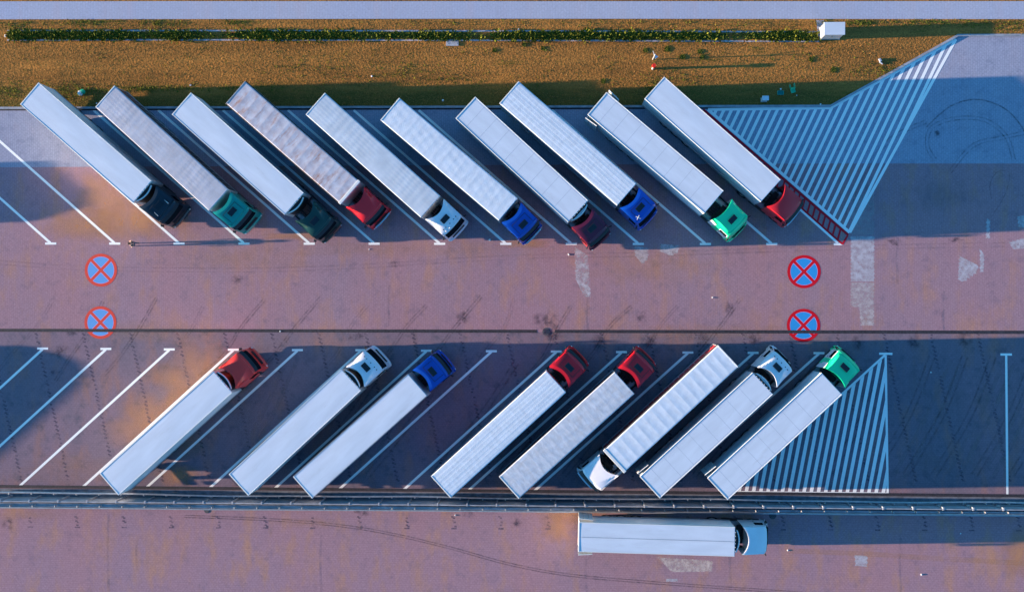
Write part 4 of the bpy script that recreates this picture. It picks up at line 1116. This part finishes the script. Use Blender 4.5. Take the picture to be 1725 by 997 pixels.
    # tractor chassis
    def tch():
        bm = bmesh.new()
        for s in (-1, 1): box(bm, (-.6, s*.42, .92), (5.4, .09, .28))
        for x in (-2.8, -1.4, 0.0, 1.4): box(bm, (x, 0, .92), (.12, .9, .2))
        box(bm, (1.4, 0, .5), (.14, 1.9, .14), .02); box(bm, (-2.15, 0, .5), (.2, 1.6, .2), .04); box(bm, (1.5, 0, 1.25), (1.6, 1.2, .6), .05)
        box(bm, (.2, 0, 1.2), (.5, 1.6, .3), .04)
        for k in range(4): cyl(bm, (.45, -.3+.2*k, 1.5), (-.5, -.5+.25*k, 1.35), .025, 6)
        return me_of('tractor_chassis', bm, DARK)
    part('tractor_chassis', cached('tractor', tch), t, (cx, cy, 0), (0, 0, rz))
    def cf(s):
        bm = bmesh.new(); box(bm, (-.35, s*1.2, .72), (1.9, .04, .9), .02)
        box(bm, (-2.15, s*.92, 1.06), (1.2, .62, .04), .015); box(bm, (-2.78, s*.92, .85), (.03, .62, .42)); return me_of('chassis_fairing', bm, BLK)
    for s in (-1, 1): part('chassis_fairing', cached(('cf', s), lambda: cf(s)), t, (cx, cy, 0), (0, 0, rz))
    def tank():
        bm = bmesh.new(); box(bm, (0, 0, .68), (1.3, .55, .62), .14); box(bm, (.3, 0, .68), (.04, .57, .64), .1); return me_of('fuel_tank', bm, STEEL)
    c, s_ = math.cos(rz), math.sin(rz)
    for s in (-1, 1):
        lx, ly = -.35, s*.88; part('fuel_tank', cached('tank', tank), t, (cx+lx*c-ly*s_, cy+lx*s_+ly*c, 0), (0, 0, rz))
    def fw():
        bm = bmesh.new(); cyl(bm, (0, 0, 1.08), (0, 0, 1.14), .48, 20); return me_of('fifth_wheel', bm, DARK)
    lx = -2.0; part('fifth_wheel', cached('fw', fw), t, (cx+lx*c, cy+lx*s_, 0), (0, 0, rz))
    for lx, ly, w in ((1.42, 1.02, .3), (1.42, -1.02, .3), (-2.15, .92, .58), (-2.15, -.92, .58)):
        o = part('wheel', cached(('w', w), lambda: wheel_mesh(w)), t, (cx+lx*c-ly*s_, cy+lx*s_+ly*c, .5), (0, 0, rz)); part('rim', cached(('r', w), lambda: rim_mesh(w)), o)

BLACKP = cabpaint('black_blue_paint', (.012, .025, .04)); TEAL = cabpaint('teal_paint', (.004, .27, .24)); DGREEN = cabpaint('dark_green_paint', (.01, .05, .045))
REDP = cabpaint('red_paint', (.78, .02, .03)); RED_O = cabpaint('bright_red_paint', (.92, .05, .04)); BLUEP = cabpaint('blue_cab_paint', (.004, .085, .50)); BLUE2 = cabpaint('deep_blue_paint', (.004, .075, .44))
MAROON = cabpaint('maroon_paint', (.12, .012, .04)); GREENC = cabpaint('bright_green_paint', (.01, .80, .36)); WHITEC = cabpaint('white_cab_paint', (.82, .80, .86)); REDD = cabpaint('dark_red_paint', (.68, .012, .025))
GREENR = cabpaint('bright_green_side_paint', (.02, .62, .12))
# corners of the roof in photo pixels: tail side A (left when looking forward), tail side B, front at B's side, front at A's side
# order: A=tail-right-hand?  handled below by geometry only
LORRIES = [
 # top row: A lower-left tail corner, B upper-right tail corner, fB, fA, deflector corners (near fA, near fB)
 dict(q=((33.9, 176.1), (65.7, 139.6), (253.6, 305.2), (224.9, 341.2)), d=((234.6, 347.7), (262.2, 314.1)), roof='flat', roofm=WROOF, side=WSIDE, paint=BLACKP, style='box', horn=1, reefer=1, lab='black cab lorry with smooth white refrigerated trailer, leftmost of the upper row'),
 dict(q=((161, 180), (193, 145.6), (383, 319.6), (352.7, 354)), d=((357.6, 357.7), (387.7, 323.1)), roof='dusty', roofm=WROOFD, side=DSIDE, paint=TEAL, style='box', lab='teal green cab lorry with grey dusty curtain trailer in the upper row'),
 dict(q=((290, 193), (321.7, 156.5), (511.4, 324.8), (479.6, 362)), d=((498.3, 370.4), (526.5, 340.4)), roof='flat', roofm=WROOF, side=WSIDE, paint=DGREEN, style='facet', reefer=1, lab='very dark green cab lorry with smooth white trailer, between the teal and red cabs'),
 dict(q=((381.4, 173.5), (412.2, 138.3), (605.3, 308.3), (574.5, 341.5)), d=((582.5, 348.7), (613.6, 315.1)), roof='ribs', roofm=RTARP, side=DSIDE, paint=REDP, style='facet', hatch=0, chrome=1, rusty=1, lab='red cab lorry with rust-stained ribbed tarpaulin trailer in the upper row'),
 dict(q=((514.8, 193), (547.9, 157.3), (741, 330.8), (709.0, 365.5)), d=((716.3, 369.2), (747, 335.6)), roof='dusty', roofm=mat('pale_dusty_roof', (.54, .61, .71), .7, noise=.14, nscale=.8), side=DSIDE, paint=WHITEC, style='facet', lamps=1, dots=1, visor=0, lab='white cab lorry with pale grey flat tarpaulin trailer, only white cab of the upper row'),
 dict(q=((641.3, 202.2), (672.6, 165.7), (870.9, 334.4), (840.9, 371.2)), d=((844.8, 374.3), (877, 341.2)), roof='grid', roofm=TARP, side=DSIDE, paint=BLUE2, style='box', chrome=1, hx=1.5, lab='blue cab lorry with white quilted wrinkled tarpaulin roof in the upper row'),
 dict(q=((767.3, 199.6), (801.2, 163.6), (989.7, 337.8), (957.8, 373.8)), d=((963.6, 381.7), (997.5, 351.1)), roof='panel', roofm=WROOF, side=WSIDE, paint=MAROON, style='box', reefer=2, sidepaint=cabpaint('scarlet_side_paint', (.55, .02, .02)), lab='dark maroon cab lorry with white panelled trailer roof in the upper row'),
 dict(q=((841.7, 174.3), (873.5, 137.7), (1071.8, 309.9), (1039.5, 345.7)), d=((1044.5, 350.0), (1076, 315.7)), roof='long', roofm=TARP, side=BSIDE, paint=BLUEP, style='box', item=1, visor=0, lab='blue cab lorry whose white tarpaulin roof is creased lengthwise, upper row'),
 dict(q=((989.7, 193.6), (1022.3, 155.7), (1219.5, 320.3), (1186, 360.5)), d=((1200.5, 369.2), (1232.5, 335.8)), roof='panel', roofm=WROOF, side=WSIDE, paint=GREENC, style='old', visor=0, open=(-1, 1), sidepaint=WHITEC, lab='bright green cab lorry with white panelled trailer in the upper row'),
 dict(q=((1086.4, 167), (1118.8, 129.7), (1315.4, 302.6), (1281.5, 340.4)), d=((1294, 346.5), (1321.2, 312)), roof='flat', roofm=WROOF, side=WSIDE, paint=REDP, style='smooth', hatch=0, chrome=1, lab='red cab lorry with smooth white trailer beside the crimson ladder marking'),
 # bottom row: A upper-left tail corner, B lower-right tail corner
 dict(q=((168.3, 797.5), (199.6, 833), (390, 659.5), (360, 626.6)), d=((367.6, 619.6), (397.5, 654.5)), roof='flat', roofm=WROOF, side=WSIDE, paint=RED_O, style='facet', hatch=0, reefer=1, lab='bright red cab lorry with smooth white trailer, leftmost of the lower row'),
 dict(q=((385.6, 798.3), (418.7, 834.3), (607.4, 657.4), (575.3, 622.2)), d=((583.1, 618.7), (613.2, 651.3)), roof='flat', roofm=WROOF, side=WSIDE, paint=WHITEC, style='facet', dots=1, visor=0, reefer=1, lab='white cab lorry with smooth white trailer, second from left in the lower row'),
 dict(q=((493.4, 802.2), (526.5, 839.3), (719, 665.7), (687, 630.5)), d=((694.6, 623.6), (724.2, 659.3)), roof='flat', roofm=WROOF, side=WSIDE, paint=BLUE2, style='box', oldrail=1, lab='blue cab lorry with smooth white trailer, only blue cab of the lower row'),
 dict(q=((726, 801.4), (759.2, 838.2), (953, 660), (920.5, 625.3)), d=((925.6, 619.2), (957.5, 652.3)), roof='long', roofm=TARP, side=RSIDE, paint=REDD, style='box', lab='dark red cab lorry with red curtain sides and lengthwise creased white roof'),
 dict(q=((840, 802.2), (874.8, 839.5), (1069.2, 662.6), (1034.8, 626.9)), d=((1041.5, 619.9), (1075, 654)), roof='grid', roofm=TARPG, side=DSIDE, paint=REDD, style='box', lab='dark red cab lorry with greyish quilted tarpaulin roof in the lower row'),
 # reversed lorry: tail at the upper right
 dict(q=((1243.5, 617.5), (1209.6, 581.7), (1017.8, 759.2), (1050.4, 795)), d=((1041.8, 801.7), (1010.6, 766)), roof='ribs', roofm=TARP, side=RSIDE, paint=WHITEC, style='facetlow', hatch=0, chrome=1, lab='white cab lorry parked nose down, red sided trailer with ribbed white tarpaulin'),
 dict(q=((1077.3, 802.2), (1112.3, 838.7), (1301.7, 662.6), (1268, 628.7)), d=((1276.1, 619.2), (1308.2, 652.3)), roof='panel', roofm=WROOF, side=WSIDE, paint=WHITEC, style='facet', dots=1, visor=0, reefer=2, open=(1,), lab='white cab lorry with white panelled trailer, rear door folded open, lower row'),
 dict(q=((1191.8, 805.3), (1226, 840.8), (1417.7, 663.9), (1384.6, 628.2)), d=((1389.5, 620.5), (1423.5, 653)), roof='panel', roofm=WROOF, side=WSIDE, paint=GREENC, style='old', visor=0, open=(1,), sidepaint=WHITEC, lab='bright green cab lorry beside the lower hatched marking'),
 # lorry parked along the wall
 dict(q=((975.6, 878.1), (974, 930), (1237.8, 936.6), (1237.8, 887)), d=((1251.7, 886.8), (1250.7, 934.3)), roof='flat', roofm=WROOF, side=WSIDE, paint=WHITEC, style='smooth', hatch=0, reefer=1, centre=1, open=(-1, 1), visor=0, lab='white lorry with white trailer parked alone along the concrete wall'),
]
for sp in LORRIES:
    sp.setdefault('reefer', 0)
def build_lorry(sp, group='lorries parked in the bays'):
    ZR = 3.96+LOT
    A, B, fB, fA = [P(x, y, ZR) for x, y in sp['q']]
    tail = (A+B)/2; front = (fA+fB)/2; ax = front-tail; L = ax.length; ang = math.atan2(ax.y, ax.x)
    e = empty('articulated_lorry', (tail.x, tail.y, LOT), ang); tag(e, sp['lab'], 'lorry', group)
    L = min(max(L, 12.6), 14.2)
    trailer(e, L, 2.55, sp)
    dA, dB = [P(x, y, 3.85+LOT) for x, y in sp['d']]; dc = (dA+dB)/2
    w = dB-dA; nr = Vector((-w.y, w.x, 0))
    if nr.dot(ax) < 0: nr = -nr
    ca = math.atan2(nr.y, nr.x); rel = (ca-ang+math.pi) % (2*math.pi)-math.pi; rel = max(-.08, min(.08, rel))
    l = dc-tail; lx = l.x*math.cos(ang)+l.y*math.sin(ang); ly = -l.x*math.sin(ang)+l.y*math.cos(ang); ly = max(-.25, min(.25, ly))
    print('lorry', sp['lab'][:22], 'L %.2f ang %.1f gap %.2f ly %.2f rel %.3f W %.2f' % (L, math.degrees(ang), lx-L, ly, rel, (A-B).length))
    cab(e, max(lx, L+.3), ly, rel, sp)
    return e
for sp in LORRIES:
    g = 'lorries parked in the upper row' if sp['q'][0][1] < 400 else 'lorries parked in the lower row'
    build_lorry(sp, None if 'alone' in sp['lab'] else g)
# neighbours just outside the left edge; their shadows fall into the picture
sp = dict(LORRIES[10]); sh = -875
sp['q'] = tuple((x+sh, y) for x, y in sp['q']); sp['d'] = tuple((x+sh, y) for x, y in sp['d']); sp['lab'] = 'white lorry parked further left in the lower row'; sp['paint'] = WHITEC
build_lorry(sp, 'lorries parked in the lower row')
src = LORRIES[1]
c = P(-425, 345, LOT); e = empty('box_van', (c.x, c.y, LOT), math.radians(-40.5)); tag(e, 'short white box van parked in the upper row left of the picture', 'van')
bm = bmesh.new(); box(bm, (-1.9, 0, 2.45), (3.5, 2.5, 2.8), .03); mesh_obj('cargo_box', bm, WSIDE, e)
cab(e, 0, 0, 0, dict(paint=WHITEC, style='smooth'))
